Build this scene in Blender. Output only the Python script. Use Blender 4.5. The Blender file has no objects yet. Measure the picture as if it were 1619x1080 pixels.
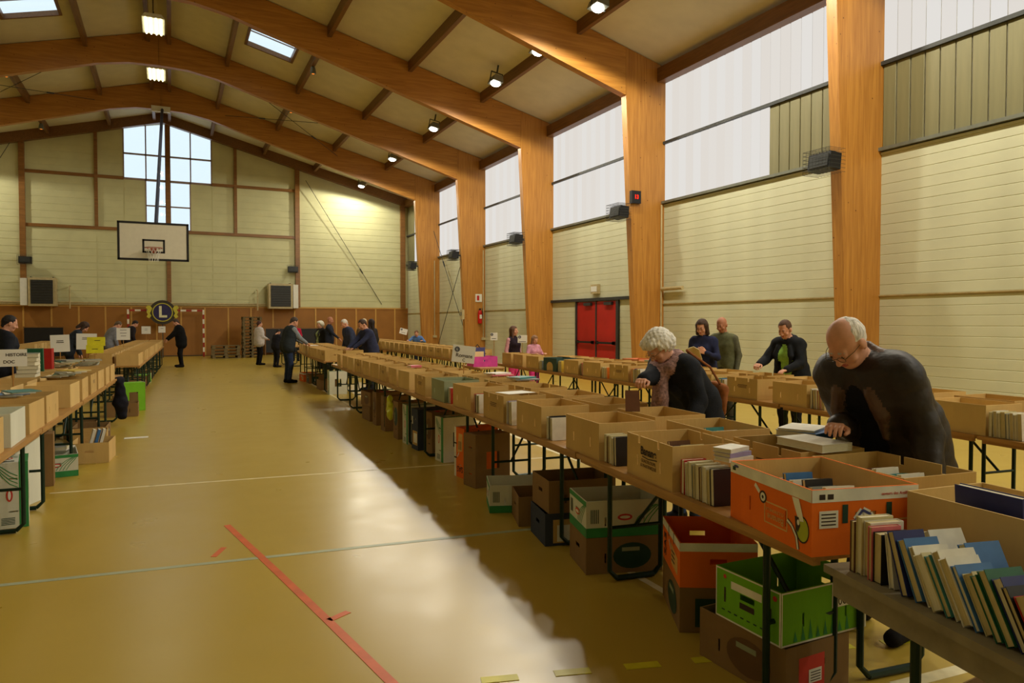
import bpy, bmesh, math, random
import numpy as np
from mathutils import Matrix, Vector
random.seed(7)
SC = bpy.context.scene
COL = SC.collection
R = math.radians

# ------------------------------------------------------------------ camera
IW, IH, FOC = 1619.0, 1080.0, 1130.0
YAW, PITCH, EYE = math.atan(540/FOC), math.atan(30/FOC), 1.62
cam_d = bpy.data.cameras.new('camera'); cam = bpy.data.objects.new('camera', cam_d); COL.objects.link(cam)
cam_d.sensor_width = 36; cam_d.lens = FOC/IW*36; cam_d.clip_end = 300; cam_d.clip_start = .05
cam.location = (0, 0, EYE); cam.rotation_euler = (math.pi/2-PITCH, 0, -YAW)
SC.camera = cam
_F = Vector((math.sin(YAW)*math.cos(PITCH), math.cos(YAW)*math.cos(PITCH), -math.sin(PITCH)))
_R = Vector((math.cos(YAW), -math.sin(YAW), 0)); _U = _R.cross(_F)
def at(px, py, X=None, Y=None, Z=None):
    """pixel -> point on a known plane of the hall (floor, table top, wall ...)"""
    v = (px-IW/2)*_R-(py-IH/2)*_U+FOC*_F
    t = X/v.x if X is not None else Y/v.y if Y is not None else (Z-EYE)/v.z
    return Vector((0, 0, EYE))+t*v

# ------------------------------------------------------------------ light
SC.view_settings.view_transform = 'Standard'; SC.view_settings.look = 'None'
SC.view_settings.gamma = 1; SC.view_settings.use_curve_mapping = False
SC.view_settings.exposure = 0.0
wd = bpy.data.worlds.new('sky'); SC.world = wd; wd.use_nodes = True
bg = wd.node_tree.nodes['Background']; bg.inputs[0].default_value = (.80, .91, 1, 1); bg.inputs[1].default_value = 1.25
LAMP_W, LAMP_COL = 470.0, (1.0, .93, .76)
PANE_E = .78
TUBE_E = 14.0

# ------------------------------------------------------------------ helpers
def lin(c):
    c = c/255
    return c/12.92 if c <= .04045 else ((c+.055)/1.055)**2.4
def rgb(r, g, b): return (lin(r), lin(g), lin(b), 1)
MATS = {}
def mat(name, col, rough=.6, metal=0, var=.12, scale=9, bump=0, bscale=60, spec=.35, stretch=None, trans=0):
    """procedural principled material: colour broken up by noise, optional fine relief"""
    if name in MATS: return MATS[name]
    m = bpy.data.materials.new(name); m.use_nodes = True; nt = m.node_tree; N = nt.nodes; L = nt.links
    p = N['Principled BSDF']; p.inputs['Roughness'].default_value = rough; p.inputs['Metallic'].default_value = metal
    p.inputs['Specular IOR Level'].default_value = spec
    tc = N.new('ShaderNodeTexCoord'); mp = N.new('ShaderNodeMapping')
    if stretch: mp.inputs['Scale'].default_value = stretch
    L.new(tc.outputs['Object'], mp.inputs[0])
    n = N.new('ShaderNodeTexNoise'); n.inputs['Scale'].default_value = scale; n.inputs['Detail'].default_value = 4
    L.new(mp.outputs[0], n.inputs['Vector'])
    r = N.new('ShaderNodeValToRGB'); c = rgb(*col)
    r.color_ramp.elements[0].position = .3; r.color_ramp.elements[1].position = .7
    r.color_ramp.elements[0].color = tuple(x*(1-var) for x in c[:3])+(1,)
    r.color_ramp.elements[1].color = tuple(min(1, x*(1+var)) for x in c[:3])+(1,)
    L.new(n.outputs['Fac'], r.inputs[0]); L.new(r.outputs[0], p.inputs['Base Color'])
    if bump:
        n2 = N.new('ShaderNodeTexNoise'); n2.inputs['Scale'].default_value = bscale; L.new(mp.outputs[0], n2.inputs['Vector'])
        b = N.new('ShaderNodeBump'); b.inputs['Strength'].default_value = bump; b.inputs['Distance'].default_value = .01
        L.new(n2.outputs['Fac'], b.inputs['Height']); L.new(b.outputs[0], p.inputs['Normal'])
    MATS[name] = m; return m
def emit(name, col, s):
    if name in MATS: return MATS[name]
    m = bpy.data.materials.new(name); m.use_nodes = True; nt = m.node_tree
    nt.nodes.remove(nt.nodes['Principled BSDF'])
    e = nt.nodes.new('ShaderNodeEmission'); e.inputs[0].default_value = rgb(*col); e.inputs[1].default_value = s
    nt.links.new(e.outputs[0], nt.nodes['Material Output'].inputs[0]); MATS[name] = m; return m
def glass(name):
    m = bpy.data.materials.new(name); m.use_nodes = True; nt = m.node_tree; nt.nodes.remove(nt.nodes['Principled BSDF'])
    t = nt.nodes.new('ShaderNodeBsdfTransparent'); t.inputs[0].default_value = (.93, .96, .97, 1)
    g = nt.nodes.new('ShaderNodeBsdfGlossy'); g.inputs['Roughness'].default_value = .02
    x = nt.nodes.new('ShaderNodeMixShader'); x.inputs[0].default_value = .05; nt.links.new(t.outputs[0], x.inputs[1]); nt.links.new(g.outputs[0], x.inputs[2])
    nt.links.new(x.outputs[0], nt.nodes['Material Output'].inputs[0]); return m
def wood(name, a, b, knots=True, stretch=(.5, .5, 6), rough=.42, spec=.4):
    m = bpy.data.materials.new(name); m.use_nodes = True; nt = m.node_tree; N = nt.nodes; L = nt.links; p = N['Principled BSDF']
    p.inputs['Roughness'].default_value = rough; p.inputs['Specular IOR Level'].default_value = spec
    tc = N.new('ShaderNodeTexCoord'); mp = N.new('ShaderNodeMapping'); mp.inputs['Scale'].default_value = stretch; L.new(tc.outputs['Object'], mp.inputs[0])
    n = N.new('ShaderNodeTexNoise'); n.inputs['Scale'].default_value = 3.2; n.inputs['Detail'].default_value = 6; n.inputs['Distortion'].default_value = .6; L.new(mp.outputs[0], n.inputs[0])
    r = N.new('ShaderNodeValToRGB'); r.color_ramp.elements[0].color = rgb(*a); r.color_ramp.elements[1].color = rgb(*b)
    r.color_ramp.elements[0].position = .3; r.color_ramp.elements[1].position = .72; L.new(n.outputs['Fac'], r.inputs[0])
    out = r.outputs[0]
    if knots:
        v = N.new('ShaderNodeTexVoronoi'); v.inputs['Scale'].default_value = 4.2; L.new(tc.outputs['Object'], v.inputs[0])
        kr = N.new('ShaderNodeValToRGB'); kr.color_ramp.elements[0].position = .045; kr.color_ramp.elements[1].position = .075
        kr.color_ramp.elements[0].color = (.32, .25, .2, 1); kr.color_ramp.elements[1].color = (1, 1, 1, 1); L.new(v.outputs['Distance'], kr.inputs[0])
        mx = N.new('ShaderNodeMix'); mx.data_type = 'RGBA'; mx.blend_type = 'MULTIPLY'; mx.inputs[0].default_value = 1
        L.new(out, mx.inputs[6]); L.new(kr.outputs[0], mx.inputs[7]); out = mx.outputs[2]
    L.new(out, p.inputs['Base Color']); MATS[name] = m; return m

class MB:
    """collects polygons, builds ONE mesh"""
    def __init__(s): s.v = []; s.f = []; s.m = []
    def poly(s, pts, mi=0):
        i = len(s.v); s.v += [tuple(p) for p in pts]; s.f.append(tuple(range(i, i+len(pts)))); s.m.append(mi)
    def box(s, x0, x1, y0, y1, z0, z1, mi=0, M=None):
        c = [Vector(p) for p in ((x0,y0,z0),(x1,y0,z0),(x1,y1,z0),(x0,y1,z0),(x0,y0,z1),(x1,y0,z1),(x1,y1,z1),(x0,y1,z1))]
        if M is not None: c = [M@p for p in c]
        i = len(s.v); s.v += [tuple(p) for p in c]
        for q in ((0,3,2,1),(4,5,6,7),(0,1,5,4),(1,2,6,5),(2,3,7,6),(3,0,4,7)): s.f.append(tuple(i+k for k in q)); s.m.append(mi)
        return s
    def tube(s, pts, r, n=8, mi=0, closed=False):
        pts = [Vector(p) for p in pts]; rings = []
        rr = r if isinstance(r, (list, tuple)) else [r]*len(pts)
        for k, p in enumerate(pts):
            a = pts[k-1] if (k or closed) else p; b = pts[(k+1) % len(pts)] if (k < len(pts)-1 or closed) else p
            d = (b-a).normalized(); u = d.orthogonal().normalized() if k == 0 else (u-d*u.dot(d)).normalized(); w = d.cross(u)
            i = len(s.v); rings.append(i)
            for q in range(n):
                t = 2*math.pi*q/n; s.v.append(tuple(p+(u*math.cos(t)+w*math.sin(t))*rr[k]))
        m = len(rings)
        for k in range(m if closed else m-1):
            a, b = rings[k], rings[(k+1) % m]
            for q in range(n): s.f.append((a+q, a+(q+1) % n, b+(q+1) % n, b+q)); s.m.append(mi)
        if not closed:
            s.f.append(tuple(rings[0]+q for q in reversed(range(n)))); s.m.append(mi)
            s.f.append(tuple(rings[-1]+q for q in range(n))); s.m.append(mi)
        return s
    def prism(s, poly, a, b, axis='y', mi=0):
        """extrude a 2-D polygon; axis y: poly is (x,z); axis z: (x,y); axis x: (y,z)"""
        g = {'y': lambda p, t: (p[0], t, p[1]), 'z': lambda p, t: (p[0], p[1], t), 'x': lambda p, t: (t, p[0], p[1])}[axis]
        n = len(poly); i = len(s.v); s.v += [g(p, a) for p in poly]+[g(p, b) for p in poly]
        s.f.append(tuple(range(i, i+n))); s.f.append(tuple(range(i+2*n-1, i+n-1, -1))); s.m += [mi, mi]
        for k in range(n): s.f.append((i+k, i+n+k, i+n+(k+1) % n, i+(k+1) % n)); s.m.append(mi)
        return s
    def lathe(s, prof, n=20, mi=0, M=None):
        i = len(s.v)
        for r, z in prof:
            for q in range(n):
                t = 2*math.pi*q/n; p = Vector((r*math.cos(t), r*math.sin(t), z)); s.v.append(tuple(M@p if M is not None else p))
        for k in range(len(prof)-1):
            for q in range(n):
                a = i+k*n; s.f.append((a+q, a+(q+1) % n, a+n+(q+1) % n, a+n+q)); s.m.append(mi)
        s.f.append(tuple(i+q for q in reversed(range(n)))); s.f.append(tuple(i+(len(prof)-1)*n+q for q in range(n))); s.m += [mi, mi]
        return s
    def panel(s, o, ux, uz, un, w, h, t, holes=(), mi=0):
        """flat wall w x h x t with rectangular holes (x0,x1,z0,z1); o = lower left outer corner, un = outward"""
        o, ux, uz, un = Vector(o), Vector(ux), Vector(uz), Vector(un)
        xs = sorted({0, w, *[min(max(q, 0), w) for hh in holes for q in hh[:2]]}); zs = sorted({0, h, *[min(max(q, 0), h) for hh in holes for q in hh[2:]]})
        nx, nz = len(xs)-1, len(zs)-1
        def sol(a, b):
            if a < 0 or b < 0 or a >= nx or b >= nz: return False
            cx, cz = (xs[a]+xs[a+1])/2, (zs[b]+zs[b+1])/2
            return not any(q[0] < cx < q[1] and q[2] < cz < q[3] for q in holes)
        P = lambda x, z, k: o+ux*x+uz*z-un*(t*k)
        for a in range(nx):
            for b in range(nz):
                if not sol(a, b): continue
                x0, x1, z0, z1 = xs[a], xs[a+1], zs[b], zs[b+1]
                s.poly([P(x0,z0,0), P(x1,z0,0), P(x1,z1,0), P(x0,z1,0)], mi); s.poly([P(x0,z0,1), P(x0,z1,1), P(x1,z1,1), P(x1,z0,1)], mi)
                if not sol(a-1, b): s.poly([P(x0,z0,1), P(x0,z0,0), P(x0,z1,0), P(x0,z1,1)], mi)
                if not sol(a+1, b): s.poly([P(x1,z0,0), P(x1,z0,1), P(x1,z1,1), P(x1,z1,0)], mi)
                if not sol(a, b-1): s.poly([P(x0,z0,1), P(x1,z0,1), P(x1,z0,0), P(x0,z0,0)], mi)
                if not sol(a, b+1): s.poly([P(x0,z1,0), P(x1,z1,0), P(x1,z1,1), P(x0,z1,1)], mi)
        return s
    def mesh(s, name, mats, smooth=False):
        me = bpy.data.meshes.new(name); me.from_pydata(s.v, [], s.f)
        for m in (mats if isinstance(mats, (list, tuple)) else [mats]): me.materials.append(m)
        if any(s.m): me.polygons.foreach_set('material_index', s.m)
        if smooth: me.polygons.foreach_set('use_smooth', [True]*len(s.f))
        me.update(); return me
    def build(s, name, mats, parent=None, loc=None, rz=0, smooth=False):
        return link(name, s.mesh(name, mats, smooth), parent, loc, rz)
def link(name, data, parent=None, loc=None, rz=0):
    o = bpy.data.objects.new(name, data); COL.objects.link(o)
    if parent is not None: o.parent = parent
    if loc is not None: o.location = loc
    if rz: o.rotation_euler.z = rz
    return o
def empty(name, loc=(0, 0, 0), rz=0):
    o = link(name, None, None, loc, rz); o.empty_display_size = .1; return o
def tag(o, label=None, cat=None, group=None, kind=None):
    if label: o['label'] = label
    if cat: o['category'] = cat
    if group: o['group'] = group
    if kind: o['kind'] = kind
    return o
CH = {}
def kids(o): return [c for c in COL.objects if c.parent == o] if o not in CH else CH[o]
def proto(o):
    """remember a finished thing's parts so that copying it is quick"""
    CH[o] = [c for c in COL.objects if c.parent == o]
    for c in CH[o]: CH[c] = [d for d in COL.objects if d.parent == c]
    return o
USED = set()
def place(o, loc, rz=0, label=None, cat=None, group=None, rot=None):
    """first call moves the thing itself, later calls copy it with its parts and sub-parts"""
    if o not in CH: proto(o)
    if o in USED:
        src = o; o = src.copy(); COL.objects.link(o)
        for c in CH[src]:
            d = c.copy(); COL.objects.link(d); d.parent = o
            for g in CH[c]:
                e = g.copy(); COL.objects.link(e); e.parent = d
    else: USED.add(o)
    o.location = loc; o.rotation_euler = rot if rot else (0, 0, rz)
    if 'group' in o and not group: del o['group']
    return tag(o, label, cat, group)
def text_mesh(txt, size, m, name='lettering', bold=0.0):
    cu = bpy.data.curves.new('t', 'FONT'); cu.body = txt; cu.size = size; cu.align_x = 'CENTER'; cu.align_y = 'CENTER'; cu.offset = bold; cu.extrude = .0004
    o = bpy.data.objects.new('t', cu); COL.objects.link(o)
    dg = bpy.context.evaluated_depsgraph_get(); me = bpy.data.meshes.new_from_object(o.evaluated_get(dg)); me.name = name
    bpy.data.objects.remove(o); bpy.data.curves.remove(cu); me.materials.clear(); me.materials.append(m); return me
def lettering(txt, size, m, parent, loc, rot, bold=0.0, name='lettering'):
    o = link(name, text_mesh(txt, size, m, name, bold), parent, loc); o.rotation_euler = rot; return o
# ------------------------------------------------------------------ materials of the hall
M_glulam = wood('glulam', (160, 106, 42), (190, 134, 58), True, (7, 7, .35))
M_rafter = wood('glulam_rafter', (160, 106, 42), (190, 134, 58), True, (.35, 7, 5))
M_beam = wood('beam_wood', (104, 70, 34), (128, 88, 46), False, (6, .5, 6))
M_post = wood('post_wood', (118, 80, 38), (146, 102, 50), False)
M_ceil = mat('ceiling_board', (214, 206, 176), .85, var=.05, scale=2)
M_clad = mat('cladding', (204, 204, 172), .5, var=.06, scale=1.5, bump=.08, bscale=25)
M_gable = mat('gable_cladding', (200, 198, 152), .6, var=.05, scale=2)
M_grey = mat('grey_metal', (118, 120, 108), .45, .3, var=.08)
M_dgrey = mat('dark_grey_metal', (62, 64, 62), .5, .3)
M_black = mat('black_plastic', (26, 26, 28), .45)
M_white = mat('white_paint', (226, 226, 216), .5, var=.04)
M_pane = emit('daylit_polycarbonate', (252, 246, 238), PANE_E)
M_panes = [M_pane, emit('daylit_polycarbonate_clean', (252, 248, 242), PANE_E*1.015), emit('daylit_polycarbonate_aged', (252, 245, 236), PANE_E*.985)]
M_pane_shade = mat('unlit_polycarbonate', (124, 119, 84), .5, var=.08, scale=3, stretch=(1, 4, .3))  # darker copy of the same panes, missing daylight painted into the colour
M_glass = glass('window_glass')
M_wframe = mat('window_frame', (150, 132, 122), .5)
M_panel = mat('wainscot_board', (152, 102, 40), .55, var=.08, scale=2)
M_batten = mat('wainscot_batten', (196, 150, 74), .5, var=.06)
M_red = mat('door_red', (178, 34, 26), .5, var=.08, scale=3)
M_pipe = mat('pale_pipe', (188, 172, 128), .5)
M_bulb = emit('lamp_glow', (255, 252, 244), 30.0)
M_tube = emit('tube_glow', (255, 246, 190), TUBE_E)
M_off = emit('dim_glow', (255, 140, 50), .9)  # unlit bulbs: their orange reflection is put in as a glow

def floor_mat():
    m = bpy.data.materials.new('sports_floor'); m.use_nodes = True; nt = m.node_tree; N = nt.nodes; L = nt.links; p = N['Principled BSDF']
    tc = N.new('ShaderNodeTexCoord')
    n = N.new('ShaderNodeTexNoise'); n.inputs['Scale'].default_value = .6; n.inputs['Detail'].default_value = 5; L.new(tc.outputs['Object'], n.inputs[0])
    r = N.new('ShaderNodeValToRGB'); r.color_ramp.elements[0].color = rgb(168, 140, 50); r.color_ramp.elements[1].color = rgb(186, 158, 64); L.new(n.outputs['Fac'], r.inputs[0])
    L.new(r.outputs[0], p.inputs['Base Color'])
    n2 = N.new('ShaderNodeTexNoise'); n2.inputs['Scale'].default_value = 3; L.new(tc.outputs['Object'], n2.inputs[0])
    mr = N.new('ShaderNodeMapRange'); mr.inputs[3].default_value = .24; mr.inputs[4].default_value = .36; L.new(n2.outputs['Fac'], mr.inputs[0]); L.new(mr.outputs[0], p.inputs['Roughness'])
    p.inputs['Specular IOR Level'].default_value = .5
    return m
M_floor = floor_mat()
XW, XL, XR = 11.8, -12.3, -.25           # right wall, left wall, ridge
Y0, YF = -6.2, 37.9                      # wall behind the camera, gable wall
FY = [-3.3, 2.85, 8.95, 15.33, 21.4, 27.2, 32.75]   # glulam frames (front faces)
FT = .22
def zt(x): return 11.47-.262*abs(x-XR)

# floor and its painted court lines
fl = MB(); fl.box(XL-.2, XW+.2, Y0-.2, YF+.2, -.12, 0)
floor = tag(fl.build('floor', M_floor), 'glossy mustard yellow sports floor with coloured court lines', 'floor', kind='structure')
LN = {'w': mat('line_white', (226, 214, 170), .4), 'b': mat('line_blue', (164, 170, 140), .4), 'r': mat('line_red', (206, 96, 44), .4), 'y': mat('line_yellow', (206, 196, 40), .4)}
def line(pts, w, k):
    for a, b in zip(pts, pts[1:]):
        a, b = Vector(a), Vector(b); d = (b-a).normalized(); n = Vector((-d.y, d.x))*w/2
        q = [a-n, b-n, b+n, a+n]
        MB().prism([(p.x, p.y) for p in q], .0002, .001+'wbry'.index(k)*.0005, 'z').build('court_line', LN[k], floor)
line([(-1.05, 7.97), (2.74, 7.64), (4.35, 7.5)], .035, 'w'); line([(-1.6, 5.36), (1.56, 5.05), (2.7, 4.94)], .05, 'b')
line([(.39, 6.1), (.61, 4.79), (.76, 3.86), (.88, 3.09), (1.05, 2.0)], .05, 'r'); line([(.76, 3.9), (.88, 3.97)], .045, 'r'); line([(.25, 5.31), (.33, 5.5)], .04, 'r')
line([(4.62, 16), (4.5, 10.6), (4.33, 7.8), (4.2, 5.2), (4.0, 4.3), (3.85, 3.2)], .06, 'w'); line([(3.42, 22), (3.23, 16.05), (3.14, 13.6)], .05, 'w')
line([(2.68, 3.9), (2.66, 3.3)], .05, 'w'); line([(2.9, 2.1), (3.5, 2.06)], .07, 'w')
for i in range(8):
    x = 1.25+.33*i; y = 2.94-.265*(x-1.25)
    line([(x, y), (x+.165, y-.045)], .055, 'y')
line([(5.0, 2.6), (5.0, 14)], .05, 'w')

# ------------------------------------------------------------------ right wall: planks per bay, glazing above
def plank_wall(root, x, face, bays, z0=0, z1=4.68, ph=.18):
    n = int(round((z1-z0)/ph)); ph = (z1-z0)/n
    for (ya, yb) in bays:
        me = None
        for k in range(n):
            if me is None:
                b = MB(); L_ = yb-ya
                prof = [(0, 0), (0, ph), (-face*.03, ph), (-face*.036, ph-.006), (-face*.036, .010), (-face*.028, .002), (-face*.028, 0)]
                if face < 0: prof = [(p[0], p[1]) for p in prof]
                b.prism([(p[0], p[1]) for p in prof], 0, L_, 'y'); me = b.mesh('plank', M_clad)
            link('plank', me, root, (x, ya, z0+k*ph))
wr = tag(MB().box(XW+.0, XW+.18, Y0, YF, 0, 4.74).build('wall_right', M_clad), 'pale horizontally boarded long wall below translucent glazing', 'wall', kind='structure')
EDGE = [FY[1]+FT]+[f for f in FY[2:]]+[YF]
BAYS = [(FY[i]+FT, (FY[i+1] if i+1 < len(FY) else YF)) for i in range(1, len(FY))]
DOOR = (at(978, 480, X=XW).y, at(915, 480, X=XW).y)
for (ya, yb) in BAYS:
    if ya < DOOR[0] < yb:
        plank_wall(wr, XW, 1, [(ya, yb)], 2.36, 4.68); plank_wall(wr, XW, 1, [(ya, DOOR[0]-.12), (DOOR[1]+.06, yb)], 0, 2.30)
    else:
        plank_wall(wr, XW, 1, [(ya, yb)], 0, 2.08); plank_wall(wr, XW, 1, [(ya, yb)], 2.12, 4.68)
tn = [0]
def trim(label=None, cat='trim'):
    tn[0] += 1; o = empty('trim_%d' % tn[0]); return tag(o, label, cat, kind='structure')
# trims along the wall: low bar, sill, mid bar, eave beam
t = trim('slim grey rails and sills running along the boarded wall')
for (ya, yb) in BAYS:
    if not (ya < DOOR[0] < yb): MB().box(XW-.052, XW-.03, ya, yb, 2.08, 2.12).box(XW-.07, XW-.05, ya, yb, 2.105, 2.125).build('low_rail', M_pipe, t)
    MB().box(XW-.13, XW, ya, yb, 4.74, 4.80).build('sill', M_grey, t)
    MB().box(XW-.06, XW, ya, yb, 4.68, 4.72).build('sill_board', M_clad, t)
    MB().box(XW-.09, XW-.01, ya, yb, 6.29, 6.36).build('mid_rail', M_dgrey, t)
t = trim('brown timber eave beam above the translucent glazing')
for (ya, yb) in BAYS: MB().box(XW-.28, XW+.1, ya, yb, 7.88, 8.24).build('eave_beam', M_beam, t)
wn = [0]
def window(label):
    wn[0] += 1; return tag(empty('window_%d' % wn[0]), label, 'window', kind='structure')
M_seam = mat('pane_seam', (150, 145, 130), .5)
for bi, (ya, yb) in enumerate(BAYS):
    w = window(['translucent ribbed glazing half blocked, in the bay beside the stooping man', 'translucent ribbed glazing whose lower corner is blocked', 'translucent ribbed glazing above the red double door',
                'translucent ribbed glazing left of the red door bay', 'translucent ribbed glazing above the crossed wall cables', 'narrow glazing beside the gable corner'][bi])
    n = 22 if bi < 3 else 16; pw = (yb-ya)/n
    lit = {}
    for row, (z0, z1) in enumerate(((4.80, 6.29), (6.36, 7.9))):
        for k in range(n):
            y = ya+k*pw
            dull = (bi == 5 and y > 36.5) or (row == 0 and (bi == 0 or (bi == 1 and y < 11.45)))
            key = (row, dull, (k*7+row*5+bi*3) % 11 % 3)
            if key not in lit:
                prof = [(0, .011), (-.006, .02), (-.006, pw-.02), (0, pw-.011), (.02, pw-.011), (.02, .011)]
                lit[key] = MB().prism(prof, z0, z1, 'z').mesh('pane', M_pane_shade if dull else M_panes[key[2]])
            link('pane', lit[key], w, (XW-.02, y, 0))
    MB().box(XW+.005, XW+.03, ya, yb, 4.74, 8.1).build('seam_backing', M_seam, w)
# dull panes carry their shade in the colour; nothing stands outside
# ------------------------------------------------------------------ other walls
wl = tag(MB().box(XL-.18, XL, Y0, YF, 0, 8.3).build('wall_left', M_clad), 'pale boarded long wall opposite the glazed side', 'wall', kind='structure')
wb = MB(); wb.prism([(XL, 0), (XW, 0), (XW, zt(XW)), (XR, zt(XR)), (XL, zt(XL))], Y0-.2, Y0, 'y')
tag(wb.build('wall_back', M_clad), 'pale gable wall behind the viewer', 'wall', kind='structure')
# gable wall made of boarded panels between posts, with a cross-shaped window
GW = dict(l=at(195, 250, Y=YF).x, r=at(334, 250, Y=YF).x, zb=at(265, 287, Y=YF).z, l2=at(231, 330, Y=YF).x, r2=at(301, 330, Y=YF).x, z2=at(265, 364, Y=YF).z)
GC = at(265, 250, Y=YF).x
wf = tag(empty('wall_far'), 'boarded gable wall with brown posts above a brown wainscot', 'wall', kind='structure')
def gpanel(x0, x1, z0, z1a, z1b):
    b = MB(); b.prism([(x0, z0), (x1, z0), (x1, z1b), (x0, z1a)], YF, YF+.2, 'y'); b.build('panel', M_gable, wf)
    zz = z0+.32
    while zz < min(z1a, z1b)-.05:                       # board joints on the panel
        MB().box(x0+.02, x1-.02, YF-.012, YF+.01, zz-.29, zz-.015).build('board', M_gable, wf); zz += .32
PX = [XL, at(37, 400, Y=YF).x, at(152, 300, Y=YF).x, GW['l'], GW['l2'], GW['r2'], GW['r'], at(372, 300, Y=YF).x, at(470, 400, Y=YF).x, XW]
WZ = at(600, 487, Y=YF).z
ZB1, ZB2 = at(265, 287, Y=YF).z, at(265, 366, Y=YF).z
top = lambda x: zt(x)-.35
for a, b in zip(PX, PX[1:]):
    mid = (a+b)/2
    if GW['l2']-.01 <= a and b <= GW['r2']+.01: gpanel(a, b, WZ, ZB2, ZB2)
    elif GW['l']-.01 <= a and b <= GW['r']+.01: gpanel(a, b, WZ, ZB2, ZB2); gpanel(a, b, ZB2, ZB1, ZB1)
    elif abs(mid) > 6.3: gpanel(a, b, WZ, zt(a), zt(b))
    else:
        gpanel(a, b, WZ, ZB2, ZB2); gpanel(a, b, ZB2, ZB1, ZB1); gpanel(a, b, ZB1, zt(a), zt(b))
MB().prism([(GW['l'], top(GW['l'])), (GC, top(GC)), (GW['r'], top(GW['r'])), (GW['r'], zt(GW['r'])), (XR, zt(XR)), (GW['l'], zt(GW['l']))], YF, YF+.2, 'y').build('panel', M_gable, wf)
tg = trim('brown timber posts, rails and verge beam on the gable wall')
for x in (PX[1], PX[8]): MB().box(x-.11, x+.11, YF-.16, YF, WZ, zt(x)-.1).build('post', M_post, tg)
MB().box(XW-.45, XW-.2, YF-.16, YF, WZ, zt(XW)-.05).build('post', M_post, tg)
MB().box(GC-.09, GC+.09, YF-.12, YF+.05, WZ, zt(GC)-.2).build('post', M_post, tg)
for x in (PX[2], PX[7]): MB().box(x-.07, x+.07, YF-.1, YF, ZB2, zt(x)-.1).build('post', M_post, tg)
for z, xa, xb in ((ZB1, PX[1], GW['l']), (ZB1, GW['r'], PX[8]), (ZB2, PX[1], PX[8])): MB().box(xa, xb, YF-.09, YF, z-.07, z+.07).build('rail', M_post, tg)
for s, xe in ((1, XW), (-1, XL)): MB().prism([(XR, zt(XR)-.45), (xe, zt(xe)-.45), (xe, zt(xe)), (XR, zt(XR))], YF-.3, YF-.02, 'y').build('verge_beam', M_beam, tg)
# cross-shaped window
w = window('cross-shaped gable window with twelve panes under the ridge')
fw = .055
def bar(x0, x1, z0, z1): MB().box(x0, x1, YF-.02, YF+.09, z0, z1).build('glazing_bar', M_wframe, w)
for s in (0, 1):
    xs = [GW['l'], (GW['l']+GC)/2, GC-.09] if s == 0 else [GC+.09, (GW['r']+GC)/2+.03, GW['r']]
    zm = at(265, 248, Y=YF).z
    for a, b in zip(xs, xs[1:]):
        za, zb = top(a), top(b)
        MB().prism([(a+.03, GW['zb']), (b-.03, GW['zb']), (b-.03, zm), (a+.03, zm)], YF+.04, YF+.055).build('pane', M_glass, w)
        MB().prism([(a+.03, zm), (b-.03, zm), (b-.03, zb), (a+.03, za)], YF+.04, YF+.055).build('pane', M_glass, w)
        MB().prism([(a, za-.05), (b, zb-.05), (b, zb+.02), (a, za+.02)], YF-.02, YF+.09).build('glazing_bar', M_wframe, w)
    for x in xs: bar(x-fw/2, x+fw/2, GW['zb'], top(x))
    bar(xs[0], xs[2], zm-.035, zm+.035); bar(xs[0], xs[2], GW['zb']-.05, GW['zb']+.05)
    a, b = (GW['l2'], GC-.09) if s == 0 else (GC+.09, GW['r2'])
    zm2 = at(265, 327, Y=YF).z
    for z0, z1 in ((GW['z2'], zm2), (zm2, GW['zb'])): MB().box(a+.03, b-.03, YF+.04, YF+.055, z0, z1).build('pane', M_glass, w)
    for x in (a, b): bar(x-fw/2, x+fw/2, GW['z2'], GW['zb'])
    bar(a, b, zm2-.03, zm2+.03); bar(a, b, GW['z2']-.04, GW['z2']+.04)
# wainscot: brown boards with pale battens
bx = [at(p, 520, Y=YF).x for p in (361, 395, 430, 464, 498, 530, 563, 594, 624)]
sp = (bx[-1]-bx[0])/8; bx = sorted([bx[0]+sp*i for i in range(-12, 10)])
bx = [x for x in bx if XL < x < XW-.3]
ed = [XL]+bx+[XW]
for a, b in zip(ed, ed[1:]): MB().box(a+.02, b-.02, YF-.03, YF+.2, .02, WZ-.04).build('panel', M_panel, wf)
for a in bx: MB().box(a-.035, a+.035, YF-.05, YF, .02, WZ-.04).build('batten', M_batten, wf)
MB().box(XL, XW, YF-.06, YF+.2, WZ-.06, WZ).build('cap_rail', M_batten, wf)
MB().box(XL, XW, YF-.02, YF+.2, 0, .03).build('skirting', M_beam, wf)

# ------------------------------------------------------------------ roof: frames, purlins, ceiling boards, skylights
CX = 10.55
def frame(y, label):
    f = trim(label, 'roof frame')
    for s in (1, -1):
        xe, xc = (XW, CX) if s == 1 else (XL, 2*XR-CX)
        ins = .4*s
        MB().prism([(xe, 0), (xc+ins, 0), (xc, 7.42), (xc, zt(xc)-.02), (xe, zt(xe)-.02)], y, y+FT, 'y').build('column', M_glulam, f)
        up = []; dn = []
        for k in range(13):
            u = k/12; x = xc-s*.006+(XR-xc)*u
            up.append((x, zt(x)-.02))
            lo = 7.42+.302*abs(x-xc)
            q = max(0, 1-abs(x-XR)/3.2); lo = min(lo, 10.33-.5*.3*(abs(x-XR))**2*.22) if abs(x-XR) < 3.2 else lo
            dn.append((x, lo))
        MB().prism(dn+up[::-1], y+.004, y+FT-.004, 'y').build('rafter', M_rafter, f)
    return f
FL = ['glulam portal frame behind the viewer', 'glulam portal frame nearest the loose book table', 'glulam portal frame whose wide column stands behind the stooping man', 'glulam portal frame with a red digital clock on its column',
      'glulam portal frame next to the red double door, far side', 'glulam portal frame with a fire extinguisher on its column', 'glulam portal frame closest to the gable wall']
for y, l in zip(FY, FL): frame(y, l)
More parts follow.
